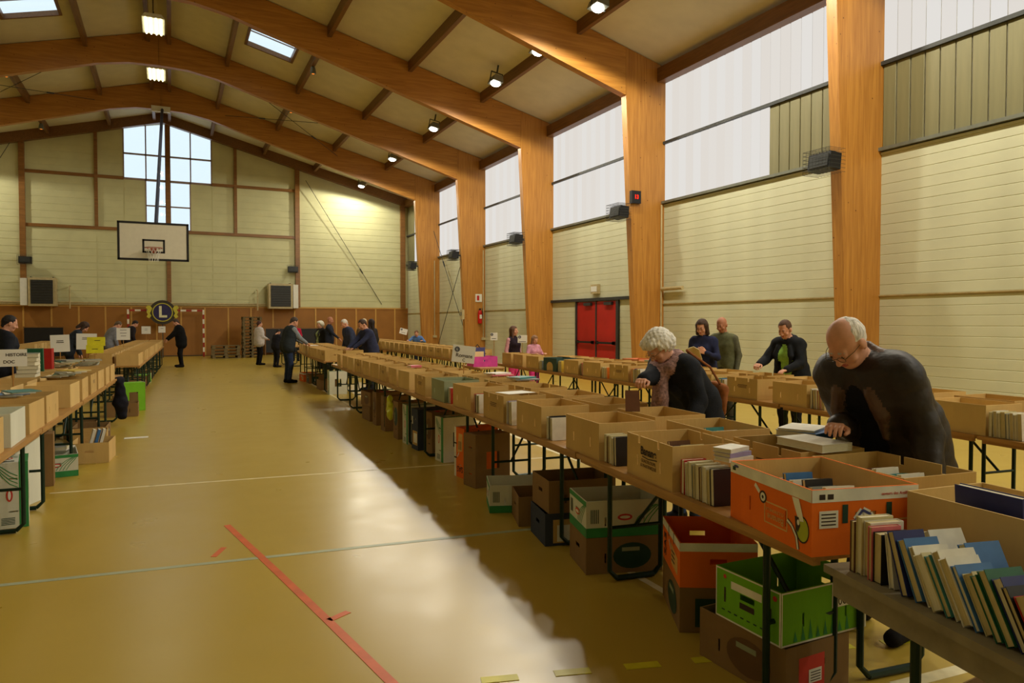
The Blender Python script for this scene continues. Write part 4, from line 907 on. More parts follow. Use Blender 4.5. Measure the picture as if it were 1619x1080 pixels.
# flat things lying on the boxes
def flat(seg, y, v, z, t, d, h, c, rot, label, cat='book', group=None, tiltx=0):
    o = book(t, d, h, c, True); q = seg.p(y, v, z+t/2); o.location = q; o.rotation_euler = (Matrix.Rotation(seg.rz+R(rot), 3, 'Z')@Matrix.Rotation(R(tiltx), 3, 'X')@Matrix.Rotation(R(90), 3, 'Y')).to_euler(); return tag(o, label, cat, group)
ZR = TZ+BH+.001
s = MID[0]; flat(s, 2.95, .80, ZR, .035, .24, .3, 'blue', 20, 'blue and white atlas lying across a rear box, in front of the woman'); flat(s, 2.95, .80, ZR+.036, .012, .2, .26, 'white', 32, 'thin white book on top of the blue atlas')
for i, c in enumerate(('white', 'lilac', 'white')): flat(s, 2.66, .12, TZ+.205+.021*i, .02, .1, .16, c, 10+6*i, '%s book in the little flat pile beside the orange box, %s from below' % (c, ORD[i+1]), group='little flat pile beside the orange box')
flat(s, 2.54, .70, ZR, .04, .2, .3, 'white', 95, 'thick white book lying across two boxes before the stooping man')
def sheet(x, y, z, w, h, rz, m, label):
    o = MB().box(-w/2, w/2, -h/2, h/2, 0, .003).build('paper_sheet', m); o.location = (x, y, z); o.rotation_euler.z = R(rz); tag(o, label, 'paper')
q = segat(MID, 5.83).p(5.83, .24); sheet(q.x, q.y, ZR, .3, .21, 10, M_paper, 'white sheet of paper lying on a middle row box')
q = segat(MID, 9.7).p(9.7, .26); flat(segat(MID, 9.7), 9.7, .26, ZR, .03, .12, .17, 'pink', 15, 'pink paperback lying on a middle row box'); 
q = segat(MIDF, 20).p(20.2, .2); sheet(q.x, q.y, ZR, .3, .4, 0, M_paper, 'white sheet before the man in the grey sleeved jacket')
for i, y_ in enumerate((7.1, 7.8)):
    for k in range(2): flat(segat(MID, y_), y_, .75, ZR+.016*k, .015, .2, .28, ('grey', 'teal', 'pink', 'white')[(i*2+k) % 4], 25*k, '%s flat book %s, %s box near the Romans sign' % (('grey', 'teal', 'pink', 'white')[(i*2+k) % 4], ['below', 'on top'][k], ['nearer', 'farther'][i]), group='flat books near the Romans sign')
# left row: volumes, magazines and papers on the boxes
for k in range(6): flat(LFT[3], 10.1, .66, ZR+.046*k, .045, .2, .3, ('cream', 'grey', 'cream', 'white', 'cream', 'grey')[k], 90+3*(k % 3), '%s bulky volume from below in the tall pile on the left row' % ORD[k+1], group='pile of bulky volumes on the left row')
cols = ['grey', 'white', 'blue', 'white', 'teal']
for k in range(5): flat(LFT[2], 7.55, .3, ZR+.009*k, .008, .22, .3, cols[k], 80+9*k, '%s magazine, %s from below, in the nearest heap of the left row' % (cols[k], ORD[k+1]), group='magazine heap one of the left row')
cols = ['black', 'white', 'green', 'grey', 'white', 'yellow']
for k in range(6): flat(LFT[3], 9.9, .28, ZR+.013*k, .012, .22, .3, cols[k], 70+13*k, '%s magazine, %s from below, in the heap above the orange book' % (cols[k], ORD[k+1]), group='magazine heap two of the left row')
cols = ['green', 'cream', 'green', 'yellow', 'cream', 'teal', 'grey']
for k in range(7): flat(LFT[4], 12.0, .62, ZR+.015*k, .014, .24, .32, cols[k], 60+11*k, '%s magazine, %s from below, in the broad heap before the yellow sign' % (cols[k], ORD[k+1]), group='magazine heap three of the left row')
cols = ['black', 'grey', 'teal', 'brown', 'grey']
for k in range(5): flat(LFT[4], 12.3, .3, ZR+.018*k, .017, .22, .3, cols[k], 70+8*k, '%s book, %s from below, on the last left row box' % (cols[k], ORD[k+1]), group='books on the last left row box')
o = book(.05, .2, .3, 'green', True); o.location = LFT[3].p(11.0, .78, ZR); o.rotation_euler = (0, R(-4), R(84)); tag(o, 'tall pale green backed album standing on the left row', 'book'); o = book(.12, .22, .28, 'red', False); o.location = LFT[4].p(11.5, .77, ZR); o.rotation_euler = (0, 0, R(84)); tag(o, 'thick dark red volume standing beside the green album', 'book')
for k in range(3): 
    o = book(.03, .13, .19, ('white', 'blue', 'white')[k], True); o.location = (-.86+.05*k, 9.6, .19); o.rotation_euler = (0, R(15), R(8)); tag(o, '%s booklet, %s in the brown floor box with papers' % (('white', 'blue', 'white')[k], ORD[k+1]), 'book', 'booklets in the floor box')
for k in range(3): 
    o = book(.012, .21, .3, ('white', 'cream', 'grey')[k], True); o.location = (-1.13, 9.0, BH+.012+.014*k); o.rotation_euler = (0, R(90), R(80+12*k)); tag(o, '%s magazine on the green and white floor box, %s from below' % (('white', 'cream', 'grey')[k], ORD[k+1]), 'book', 'magazines on the floor box')

# ------------------------------------------------------------------ signs on sticks
def sign(px, py, wpx, hpx, X, label, lines=(), colm=None, tilt=0, base=TZ, logo=False, yaw=None):
    d_ = X/((px-IW/2)/FOC*_R.x+_F.x) if abs((px-IW/2)/FOC*_R.x+_F.x) > 1e-3 else 20
    q = at(px, py, X=X); dep = (q-Vector((0, 0, EYE))).dot(_F); w, h = wpx*dep/FOC, hpx*dep/FOC
    yw = math.atan2(-q.x, q.y) if yaw is None else R(yaw)
    r = empty('paper_sign', (q.x, q.y, base)); zc = q.z-base; r.rotation_euler.z = yw
    Mt = Matrix.Rotation(R(tilt), 4, 'Y')
    b = MB().box(-w/2, w/2, -.003, .003, -h/2, h/2).build('board', colm or M_paper, r, (0, 0, zc)); b.rotation_euler = (0, R(tilt), 0)
    MB().tube([(0, .012, .01), (0, .012, zc)], .007, 6).build('stick', M_top, r)
    for t, sz, x, z in lines:
        if t == '-': MB().box(x-sz*.5, x+sz*.5, -.0042, -.003, z-.006, z+.006).build('text_line', I_ink, b)
        else: lettering(t, sz, I_ink, b, (x, -.0042, z), (R(90), 0, 0), .001)
    if logo:
        M_lg = mat('logo_grey', (92, 94, 100), .6); MB().lathe([(.034, 0), (.034, .001)], 20, M=Matrix.Translation((-w*.3, -.0042, h*.25))@Matrix.Rotation(R(90), 4, 'X')).build('logo', M_lg, b); lettering('L', .035, M_paper, b, (-w*.3, -.0062, h*.25), (R(90), 0, 0), .001)
    return tag(r, label, 'sign')
sign(733, 560, 36, 27, 3.32, 'tilted white sign reading Romans on the middle row', (('Romans', .066, .01, -.02), ('C', .05, .01, -.075)), tilt=7, logo=True)
sign(20, 566, 38, 27, -1.42, 'white sign reading Histoire on the left row', (('HISTOIRE', .042, .03, .03), ('DOC', .042, -.03, -.04)), base=TZ)
sign(95, 543, 26, 27, -1.55, 'square white notice left of the other one on the left row', (('-', .09, 0, .04), ('-', .1, 0, .015)), tilt=-2); sign(137, 540, 28, 25, -1.62, 'white notice in front of the bending dark haired visitor', (('-', .16, 0, .08), ('-', .17, 0, .05)), tilt=1)
sign(152, 540, 25, 14, -1.35, 'upper yellow notice on the left row', (('-', .1, .02, .02),), mat('yellow_paper', (214, 206, 30), .6)); sign(150, 552, 24, 13, -1.33, 'lower yellow notice on the left row', (('-', .1, .0, .0),), mat('yellow_paper', (214, 206, 30), .6), base=0)
sign(195, 528, 19, 19, -1.1, 'white notice before the visitor in the grey hoodie', (('-', .15, 0, .1), ('-', .15, 0, .02), ('-', .12, 0, -.05))); sign(231, 522, 13, 12, -1.0, 'small white notice before the dark clad far visitor', (('-', .12, 0, .06), ('-', .12, 0, 0)), base=0); sign(256, 521, 10, 10, -.3, 'small white notice under the club emblem', (('-', .1, 0, .04),), base=0)
sign(638, 524, 12, 9, 7.0, 'tilted white notice on the far back row', (('-', .14, 0, -.04),), tilt=15, logo=True); sign(578, 522, 5, 7, 4.3, 'tiny white notice among the far visitors', base=0)
sign(781, 532, 11, 12, 6.9, 'square white notice near the girl with the hairband', (('-', .1, 0, -.05),), base=.0, logo=True); sign(826, 536, 15, 12, 6.95, 'white notice between the two girls', (('-', .16, 0, -.06),), base=0, logo=True)

# ------------------------------------------------------------------ bags and loose cloth
# ------------------------------------------------------------------ people: signed distance fields meshed with surface nets
def seg_d(p, a, b, ra, rb):
    a = np.asarray(a, float); b = np.asarray(b, float); ab = b-a; L2 = max(ab@ab, 1e-9)
    t = np.clip(((p-a)@ab)/L2, 0, 1); q = p-a-t[:, None]*ab
    return np.sqrt((q*q).sum(1))-(ra+t*(rb-ra))
def ell_d(p, c, r):
    q = p-np.asarray(c, float); r = np.asarray(r, float); k0 = np.sqrt(((q/r)**2).sum(1)); k1 = np.sqrt(((q/(r*r))**2).sum(1))+1e-9
    return k0*(k0-1)/k1
def smin(a, b, k):
    if k <= 0: return np.minimum(a, b)
    h = np.clip(.5+.5*(b-a)/k, 0, 1); return b+(a-b)*h-k*h*(1-h)
def surface_nets(fn, lo, hi, res):
    lo = np.asarray(lo, float); hi = np.asarray(hi, float); n = np.maximum(np.ceil((hi-lo)/res).astype(int)+1, 3)
    g = np.stack(np.meshgrid(*[lo[i]+res*np.arange(n[i]) for i in range(3)], indexing='ij'), -1)
    F = fn(g.reshape(-1, 3)).reshape(n); S = F < 0
    off = [(i, j, k) for i in (0, 1) for j in (0, 1) for k in (0, 1)]
    sl = lambda A, o: A[o[0]:n[0]-1+o[0], o[1]:n[1]-1+o[1], o[2]:n[2]-1+o[2]]
    cnt = sum(sl(S, o).astype(int) for o in off); mixed = (cnt > 0) & (cnt < 8)
    idx = -np.ones(mixed.shape, int); idx[mixed] = np.arange(mixed.sum()); base = np.argwhere(mixed)
    V = {o: sl(F, o)[mixed] for o in off}; acc = np.zeros((len(base), 3)); w = np.zeros(len(base))
    for o in off:
        for ax in range(3):
            if o[ax]: continue
            o2 = list(o); o2[ax] = 1; o2 = tuple(o2); a, b = V[o], V[o2]; m = (a < 0) != (b < 0)
            t = np.where(m, a/np.where(m, a-b, 1), 0); pt = np.tile(np.array(o, float), (len(base), 1)); pt[:, ax] += t
            acc[m] += pt[m]; w[m] += 1
    verts = lo+res*(base+acc/np.maximum(w, 1)[:, None]); quads = []
    for ax in range(3):
        o1, o2 = [(1, 2), (2, 0), (0, 1)][ax]
        s0 = [slice(None)]*3; s1 = [slice(None)]*3; s0[ax] = slice(0, -1); s1[ax] = slice(1, None)
        A, B = S[tuple(s0)], S[tuple(s1)]; ch = np.argwhere(A != B)
        ok = (ch[:, o1] > 0) & (ch[:, o2] > 0) & (ch[:, o1] < n[o1]-1) & (ch[:, o2] < n[o2]-1); ch = ch[ok]
        ins = A[tuple(ch.T)]
        def c(d1, d2):
            q = ch.copy(); q[:, o1] -= d1; q[:, o2] -= d2; return idx[tuple(q.T)]
        Q = np.stack([c(1, 1), c(0, 1), c(0, 0), c(1, 0)], 1); Q[~ins] = Q[~ins][:, ::-1]; quads.append(Q)
    return verts, np.concatenate(quads)
class Fig:
    """collects coloured primitives; groups are material names"""
    def __init__(s): s.g = {}; s.k = {}
    def add(s, grp, kind, *a, k=.03): s.g.setdefault(grp, []).append((kind, a, k))
    def ev(s, grp, p, M=None):
        d = None
        for kind, a, k in s.g[grp]:
            e = seg_d(p, *a) if kind == 's' else ell_d(p, *a) if kind == 'e' else a[0](p)
            d = e if d is None else (np.maximum(d, -e) if kind == 'cut' else smin(d, e, k))
        return d
    def bounds(s, pad):
        pts = []
        for g in s.g.values():
            for kind, a, k in g:
                if kind == 's':
                    for q, r in ((a[0], a[2]), (a[1], a[3])): pts += [np.array(q)-r, np.array(q)+r]
                elif kind == 'e': pts += [np.array(a[0])-np.array(a[1]), np.array(a[0])+np.array(a[1])]
        pts = np.array(pts); return pts.min(0)-pad, pts.max(0)+pad
    def mesh(s, res, k=.012, ground=None, wr=0):
        gs = list(s.g)
        def fn(p):
            d = None
            for g in gs:
                e = s.ev(g, p)
                if wr and g in ('top', 'pants', 'coat'): e = e+wr*(np.sin(p[:, 2]*31+np.sin(p[:, 0]*17)*2)*np.sin(p[:, 0]*23+p[:, 1]*19)+.6*np.sin(p[:, 2]*55+p[:, 1]*33))
                d = e if d is None else smin(d, e, k)
            if ground is not None: d = np.maximum(d, ground-p[:, 2])
            return d
        lo, hi = s.bounds(.03+res)
        if ground is not None: lo[2] = ground-2*res
        v, q = surface_nets(fn, lo, hi, res)
        c = v[q].mean(1); D = np.stack([s.ev(g, c) for g in gs], 1); return v, q, D.argmin(1), gs
def join(parts):
    V, Q, I, names, o = [], [], [], [], 0
    for v, q, i, gs in parts:
        mp = []
        for g in gs:
            if g not in names: names.append(g)
            mp.append(names.index(g))
        V.append(v); Q.append(q+o); I.append(np.array(mp)[i]); o += len(v)
    return np.concatenate(V), np.concatenate(Q), np.concatenate(I), names
def np_mesh(name, V, Q, I, mats):
    me = bpy.data.meshes.new(name); me.from_pydata(V.tolist(), [], Q.tolist())
    for m in mats: me.materials.append(m)
    me.polygons.foreach_set('material_index', I.astype(np.int32)); me.polygons.foreach_set('use_smooth', np.ones(len(Q), bool)); me.update(); return me
SKIN = {'p': (206, 150, 122), 'd': (176, 118, 90)}
def cloth(c): return mat('cloth_%d_%d_%d' % tuple(c), c, .85, var=.18, scale=20, bump=.25, bscale=120, spec=.15)
def Rm(ax, deg): return np.array(Matrix.Rotation(R(deg), 3, ax))
def ik(S, W, l1, l2, hint):
    d = W-S; L = np.linalg.norm(d)
    if L > (l1+l2)*.995: W = S+d/L*(l1+l2)*.995; d = W-S; L = np.linalg.norm(d)
    u = d/L; a = (l1*l1-l2*l2+L*L)/(2*L); hgt = math.sqrt(max(l1*l1-a*a, 0)); h = np.array(hint, float); h = h-u*(h@u); h /= np.linalg.norm(h)+1e-9
    return S+u*a+h*hgt, W
def hand_prims(F, Wp, dirv, palm, s, side, curl, grp='skin'):
    """palm and five separate fingers from wrist point Wp along dirv; palm = direction the palm faces"""
    y = dirv/np.linalg.norm(dirv); z = -(palm-y*(palm@y)); z /= np.linalg.norm(z); x = np.cross(y, z)*side
    P = lambda a, b, c: Wp+(x*a+y*b+z*c)*s
    for i, (fx, l) in enumerate(((-.030, .074), (-.010, .084), (.011, .078), (.030, .062))):
        F.add(grp, 's', P(fx*.55, .0, 0), P(fx, .085, .004), .017*s, .0125*s, k=.012)
        a = P(fx, .085, .004); ang = 0
        for j, fr in enumerate((.45, .32, .23)):
            ang += R(curl*(.7, 1, .7)[j]); sp = fx*.25*(1 if j == 0 else .3)
            b = a+(x*sp*l/.08*.4+y*math.cos(ang)*l*fr-z*math.sin(ang)*l*fr)*s
            F.add(grp, 's', a, b, (.0105-.001*j)*s, (.0098-.0012*j)*s, k=.004); a = b
    t0, t1, t2, t3 = P(-.022, .018, -.006), P(-.05, .05, -.014), P(-.058, .082, -.024), P(-.052, .105, -.034)
    F.add(grp, 's', t0, t1, .017*s, .013*s, k=.010); F.add(grp, 's', t1, t2, .0125*s, .011*s, k=.004); F.add(grp, 's', t2, t3, .0108*s, .009*s, k=.004)
def head_fig(hs, female=False):
    H = Fig(); a = H.add; f = .93 if female else 1
    a('skin', 'e', (0, -.012, .03), (.076, .094, .092)); a('skin', 'e', (0, .018, -.03), (.062*f, .074, .088), k=.03); a('skin', 'e', (0, .04, -.092), (.042*f, .042, .03), k=.03)
    a('skin', 's', (-.034, .080, .018), (.034, .080, .018), .011, .011, k=.016); a('skin', 's', (0, .093, .004), (0, .112, -.034), .008, .0135, k=.014); a('skin', 's', (-.012, .098, -.036), (.012, .098, -.036), .008, .008, k=.008)
    for sx in (-1, 1):
        a('skin', 'e', (sx*.031, .086, .0), (.017, .014, .011), k=.006) ; a('skin', 'e', (sx*.080, -.008, -.012), (.010, .024, .034), k=.008); a('skin', 'e', (sx*.045, .062, -.04), (.022, .02, .02), k=.02)
        a('eye', 'e', (sx*.031, .096, .001), (.010, .006, .005)); a('brow', 's', (sx*.018, .094, .022), (sx*.046, .083, .020), .004, .003)
    a('lips', 'e', (0, .089, -.066), (.022, .010, .0075)); a('skin', 's', (0, -.01, -.05), (0, -.03, -.16), .052*f, .054*f, k=.03)
    return H
def hair_fig(style):
    H = Fig(); a = H.add
    if style in ('short', 'shortw'):
        a('hair', 'e', (0, -.018, .038), (.083, .100, .092)); a('hair', 's', (0, -.07, .0), (0, -.07, -.06), .05, .035, k=.03)
        a('hair', 'cut', lambda p: np.maximum(np.maximum(.045-p[:, 1]-.25*(p[:, 2]-.05), p[:, 2]-.085), -1)); a('hair', 'cut', lambda p: np.maximum(.03-p[:, 1], p[:, 2]-.04)); a('hair', 'cut', lambda p: np.maximum(-.03-p[:, 1], p[:, 2]+.012)); [a('hair', 'cut', lambda p, q=q: ell_d(p, (q*.095, -.006, -.016), (.03, .03, .034))) for q in (-1, 1)]
    elif style == 'bald':
        a('hair', 'e', (0, -.03, .022), (.085, .092, .09)); a('hair', 'cut', lambda p: .058-(p[:, 1]*.75+p[:, 2]*.62)); a('hair', 'cut', lambda p: np.maximum(np.maximum(.0-p[:, 1], p[:, 2]-.02), .0*p[:, 0])); a('hair', 'cut', lambda p: p[:, 2]+.07)
    elif style == 'puff':
        a('hair', 'e', (0, -.03, .045), (.118, .125, .108)); a('hair', 'e', (0, -.08, -.02), (.1, .08, .08), k=.05); a('hair', 'e', (0, .06, .095), (.08, .05, .04), k=.04); a('hair', 'cut', lambda p: np.maximum(.045-p[:, 1], p[:, 2]-.06)); a('hair', 'cut', lambda p: np.maximum(.01-p[:, 1], p[:, 2]-.0))
    elif style in ('long', 'bob'):
        l = -.24 if style == 'long' else -.11
        a('hair', 'e', (0, -.018, .042), (.09, .106, .094))
        for sx in (-1, 1): a('hair', 's', (sx*.07, -.01, .03), (sx*.085, .005, l), .034, .03, k=.04)
        a('hair', 's', (0, -.07, .0), (0, -.085, l), .06, .05, k=.05); a('hair', 'cut', lambda p: np.maximum(np.maximum(.04-p[:, 1], p[:, 2]-.07), np.abs(p[:, 0])-.062))
    return H
def xf(F, Rt, T, s):
    """turns a Fig given in head coordinates into one in figure coordinates (points mapped back before evaluation)"""
    return lambda v: (v*s)@Rt.T+T
GLM = mat('glasses_metal', (90, 80, 60), .3, .8)
def person(name_label, loc, face, H=1.7, lean=0, hp=0, hy=0, top=(40, 40, 48), pants=(30, 30, 36), shoe=(24, 22, 22), skin='p', hair='short', hairc=(60, 44, 34), female=False, bulk=0, armR=None, armL=None, res=.02, near=False,
           coat=0, shirt=None, scarf=None, vest=None, glasses=False, stance=.1, twist=0, sleeve=None, curl=(22, 22), palmdir=((0, 0, -1), (0, 0, -1)), stride=0, coatc=None, leather=False, hintx=.5, handskin=True, skirt=False, group=None, hipback=None):
    s = H/1.75; B = Fig(); a = B.add; A = lambda *q: np.array(q, float)*s
    le = R(lean); piv = A(0, 0, .98); hb = (-.16*math.sin(le) if hipback is None else hipback)*s; off = np.array([0, hb, 0]); Tw = Rm('Z', twist)
    def up(x, y, z):     # torso point: bends forward progressively above the hips
        q = A(x, y, z)-piv; t = min(max((z-.95)/.25, 0), 1); r = -le*(.55+.45*t) if z > .95 else 0; c, sn = math.cos(r), math.sin(r)
        q = Tw@q if z > 1.0 else q
        return np.array([q[0], q[1]*c-q[2]*sn, q[1]*sn+q[2]*c])+piv+off
    w = .92 if female else 1.0; bk = bulk
    T = 'top'
    for z, hx, r in ((1.02, .075*w, .112), (1.14, .07*w, .112), (1.28, .085*w, .118), (1.39, .10*w, .092)): a(T, 's', up(-hx, 0, z), up(hx, 0, z), (r+bk)*s, (r+bk)*s, k=.07*s)
    for sx in (-1, 1): a(T, 's', up(sx*.075*w, 0, 1.0), up(sx*.085*w, 0, 1.3), (.11+bk)*s, (.112+bk)*s, k=.05*s)
    a(T, 's', up(-.155*w, -.01, 1.425), up(.155*w, -.01, 1.425), (.062+bk*.6)*s, (.062+bk*.6)*s, k=.06*s); a(T, 's', up(0, -.015, 1.40), up(0, -.012, 1.475), .085*s, .062*s, k=.05*s)
    if female: 
        for sx in (-1, 1): a(T, 'e', up(sx*.07, .1, 1.29), A(.07, .06, .065), k=.05*s)
    hem = .93-coat
    for sx in (-1, 1): a(T, 's', up(sx*.085*w, 0, 1.02), up(sx*.1*w, 0, hem), (.118+bk)*s, (.122+bk+coat*.08)*s, k=.06*s)
    if coatc:
        ct = .028
        for z, hx, r in ((1.02, .08*w, .115), (1.14, .078*w, .115), (1.28, .09*w, .12), (1.39, .105*w, .094)): a('coat', 's', up(-hx, -.012, z), up(hx, -.012, z), (r+bk+ct)*s, (r+bk+ct)*s, k=.06*s)
        a('coat', 's', up(-.16*w, -.012, 1.425), up(.16*w, -.012, 1.425), (.064+bk*.6+ct*.6)*s, (.064+bk*.6+ct*.6)*s, k=.05*s)
        for sx in (-1, 1): a('coat', 's', up(sx*.095*w, -.01, 1.05), up(sx*.125*w, -.015, .93-coat), (.12+bk+ct)*s, (.125+bk+ct+coat*.1)*s, k=.06*s)
        fy = .155+bk
        for z0, z1, r0, r1 in ((.72, 1.05, .085, .09), (1.05, 1.3, .09, .085), (1.3, 1.5, .085, .1)): a('coat', 'cut', lambda p, A_=up(0, fy+.035, z0), B_=up(0, fy+.02, z1), r0=r0, r1=r1: seg_d(p, A_, B_, r0*s, r1*s))
        ring = [] if scarf else [up(-.085, .11+bk, 1.40), up(-.115, .04, 1.475), up(-.092, -.055, 1.515), up(0, -.10, 1.525), up(.092, -.055, 1.515), up(.115, .04, 1.475), up(.085, .11+bk, 1.40)]
        for q0, q1 in zip(ring, ring[1:]): a('collar', 's', q0, q1, .024*s, .024*s, k=.012)
        for sx in () if scarf else (-1, 1):
            a('collar', 's', up(sx*.085, .11+bk, 1.41), up(sx*.115, .135+bk+(.03 if female else 0), 1.30), .03*s, .036*s, k=.012); a('collar', 's', up(sx*.115, .135+bk+(.03 if female else 0), 1.30), up(sx*.085, .15+bk+(.035 if female else 0), 1.14), .03*s, .012*s, k=.012)
    # legs
    P = 'pants'; hipz = .92
    for sx in (-1, 1):
        st = stride*sx; hip = A(sx*.085, 0, hipz)+off; kn = A(sx*stance, .03+st*.5, .49)+off*.35; an = A(sx*stance, -.03+st, .1)
        if skirt: a(P, 's', hip, A(sx*.1, 0, .5)+off*.3, .13*s, .16*s, k=.06*s); a('skin', 's', A(sx*.09, 0, .5)+off*.3, A(sx*.09, -.01, .1), .055*s, .04*s, k=.02)
        else: a(P, 's', hip, kn, .098*s, .07*s, k=.05*s); a(P, 's', kn, an, .07*s, .056*s, k=.03*s)
        a('shoe', 's', A(sx*stance, -.06+st, .05), A(sx*(stance+.015), .15+st, .04), .048*s, .042*s, k=.03*s); a('shoe', 's', A(sx*stance, -.04+st, .04), A(sx*stance, -.03+st, .1), .048*s, .05*s, k=.03*s)
    a(P, 's', A(-.075, 0, .93)+off, A(.075, 0, .93)+off, .115*s, .115*s, k=.06*s)
    # arms
    parts_h = Fig(); SL = 'coat' if coatc else 'sleeve' if sleeve else T
    wr_ = {}; cb = .014 if coatc else 0
    for sx, arm, pd, cu in ((1, armR, palmdir[0], curl[0]), (-1, armL, palmdir[1], curl[1])):
        S = up(sx*.19*w, -.005, 1.415); tgt = (np.array(arm, float) if arm is not None else S+A(sx*.06, .05, -.53))
        E, Wp = ik(S, tgt, .285*s, .265*s, (sx*hintx, -.7, -.5))
        a(SL, 's', S, E, (.06+bk*.5+cb)*s, (.05+bk*.4+cb)*s, k=.045*s); a(SL, 's', E, Wp+(E-Wp)*.05, (.05+bk*.4+cb)*s, (.036+bk*.25+cb)*s, k=.02*s)
        dv = (Wp-E)/np.linalg.norm(Wp-E); a('skin' if not near else SL, 's', Wp+(E-Wp)*.05, Wp, .03*s, .026*s, k=.005)
        hand_prims(parts_h, Wp-dv*.02*s, dv, np.array(pd, float), s*.98, sx, cu); wr_[sx] = (Wp, dv)
    if shirt: a('shirt', 's', up(0, .065+bk*.8, 1.05), up(0, .06+bk*.8, 1.36), (.075)*s, .06*s, k=.02)
    if scarf:
        for k_ in range(10):
            t0, t1 = 2*math.pi*k_/10, 2*math.pi*(k_+1)/10
            a('scarf', 's', up(.1*math.cos(t0), .02+.105*math.sin(t0), 1.485), up(.1*math.cos(t1), .02+.105*math.sin(t1), 1.485), .052*s, .052*s, k=.02)
        n0 = up(-.03, .165, 1.44); a('scarf', 's', n0, n0+A(-.03, .035, -.16), .05*s, .056*s, k=.03); a('scarf', 's', n0+A(-.03, .035, -.16), n0+A(-.035, .03, -.40), .056*s, .05*s, k=.02); a('scarf', 's', n0+A(.05, .0, 0), n0+A(.05, .02, -.3), .04*s, .045*s, k=.02)
    # head
    hs = s*1.0; base = up(0, -.01, 1.47); tz = up(0, -.01, 1.5)-base; neckd = tz/np.linalg.norm(tz)
    Rt = Rm('X', -(lean*.9+hp)) if True else None; Rt = Rm('Z', hy+twist)@Rt
    hc = base+neckd*.075*s+Rt@np.array([0, .02, .105])*hs
    a('skin', 's', base-neckd*.02*s, hc+Rt@np.array([0, -.03, -.05])*hs, .058*s, .052*s, k=.02)
    Hd = head_fig(hs, female); vr = (.0065 if near else max(.009, res*.5))
    hv, hq, hi, hg = Hd.mesh(vr/hs, k=.004); hv = (hv*hs)@Rt.T+hc
    bv = B.mesh(res, k=.014, ground=0.0, wr=.0035 if near else .002)
    hands = parts_h.mesh(.0045 if near else .0075, k=.003)
    V, Q, I, names = join([bv, (hv, hq, hi, hg), hands])
    SK = mat('skin_'+skin, SKIN[skin], .55, var=.08, scale=30); 
    cm = {'top': cloth(top), 'pants': cloth(pants), 'shoe': cloth(shoe), 'skin': SK, 'eye': mat('eye_dark', (40, 32, 30), .3), 'brow': mat('brow_%d' % sum(hairc), tuple(int(x*.8) for x in hairc), .8), 'lips': mat('lips', (176, 96, 86), .5), 'shirt': cloth(shirt or (0, 0, 0)), 'scarf': mat('scarf_knit_%s' % bool(scarf), scarf or (0, 0, 0), .9, var=.45, scale=45, bump=.5, bscale=90), 'sleeve': cloth(sleeve or (0, 0, 0)), 'coat': (mat('leather_%d' % sum(coatc), coatc, .5, var=.35, scale=9, bump=.6, bscale=16, spec=.35) if leather else cloth(coatc)) if coatc else None, 'collar': (mat('leather_collar', (84, 58, 42), .45, var=.25, bump=.3, spec=.45) if leather else cloth(tuple(int(x*1.25) for x in coatc))) if coatc else None}
    o = link('person', np_mesh('person', V, Q, I, [cm[n] for n in names])); o.location = loc; o.rotation_euler.z = R(face)
    tag(o, name_label, 'person', group)
    if hair:
        hf = hair_fig(hair); amp = .004 if hair == 'puff' else .0018
        gg = hf.g['hair']; gg.append(('s', ((0, 0, 0), (0, 0, 0), -9, -9), 0))
        f0 = hf.ev
        v, q, i, g = hf_mesh(hf, vr/hs*1.05, amp); v = (v*hs)@Rt.T+hc
        h = link('hair', np_mesh('hair', v, q, np.zeros(len(q)), [mat('hair_%d_%d_%d' % hairc, hairc, .7, var=.25, scale=60, bump=.4, bscale=150, stretch=(1, 1, .3))]), o)
    if glasses:
        b = MB()
        for sx in (-1, 1):
            b.tube([(sx*.032+.022*math.cos(t), .112, .0+.016*math.sin(t)) for t in [2*math.pi*k/14 for k in range(14)]], .0016, 5, closed=True); b.tube([(sx*.054, .11, .004), (sx*.078, .06, .006), (sx*.084, -.012, .0)], .0017, 5)
        b.tube([(-.01, .113, .003), (.01, .113, .003)], .0016, 5); b.v = [tuple((np.array(v)*hs)@Rt.T+hc) for v in b.v]; b.build('glasses', GLM, o)
    o_extra[o.name] = (up, wr_, hc, Rt, hs, s); return o
o_extra = {}
def hf_mesh(hf, res, amp):
    lo = np.array([-.15, -.18, -.32]); hi = np.array([.15, .16, .2])
    fn = lambda p: hf.ev('hair', p)+amp*(np.sin(p[:, 0]*160+np.sin(p[:, 2]*70))*np.sin(p[:, 1]*140)+np.sin(p[:, 2]*120+p[:, 0]*60)*.6)
    v, q = surface_nets(fn, lo, hi, res); return v, q, np.zeros(len(q), int), ['hair']
def loc_at(px, X):
    q = at(px, 540, X=X); return (q.x, q.y, 0)
def rel(o, wpt):
    """world point -> a figure's own coordinates given (loc, face)"""
    loc, face = o; v = np.array(wpt, float)-np.array(loc, float); return Rm('Z', -face)@v

# the stooping man at the middle row
L1, f1 = (3.37, 2.53, 0), 97
hw = at(1293, 697, Z=1.03)
man = person('balding white haired man in a dark leather coat stooping over the boxes', L1, f1, 1.78, lean=37, hp=14, hy=-4, top=(26, 27, 34), coatc=(40, 31, 26), leather=True, hintx=.12, pants=(26, 26, 30), hair='bald', hairc=(222, 216, 208), bulk=.02, coat=.2, near=True, res=.012, glasses=True,
             armR=rel((L1, f1), (hw.x+.12, hw.y-.02, 1.10)), armL=rel((L1, f1), (3.22, 2.16, .84)), curl=(28, 30), stance=.13)
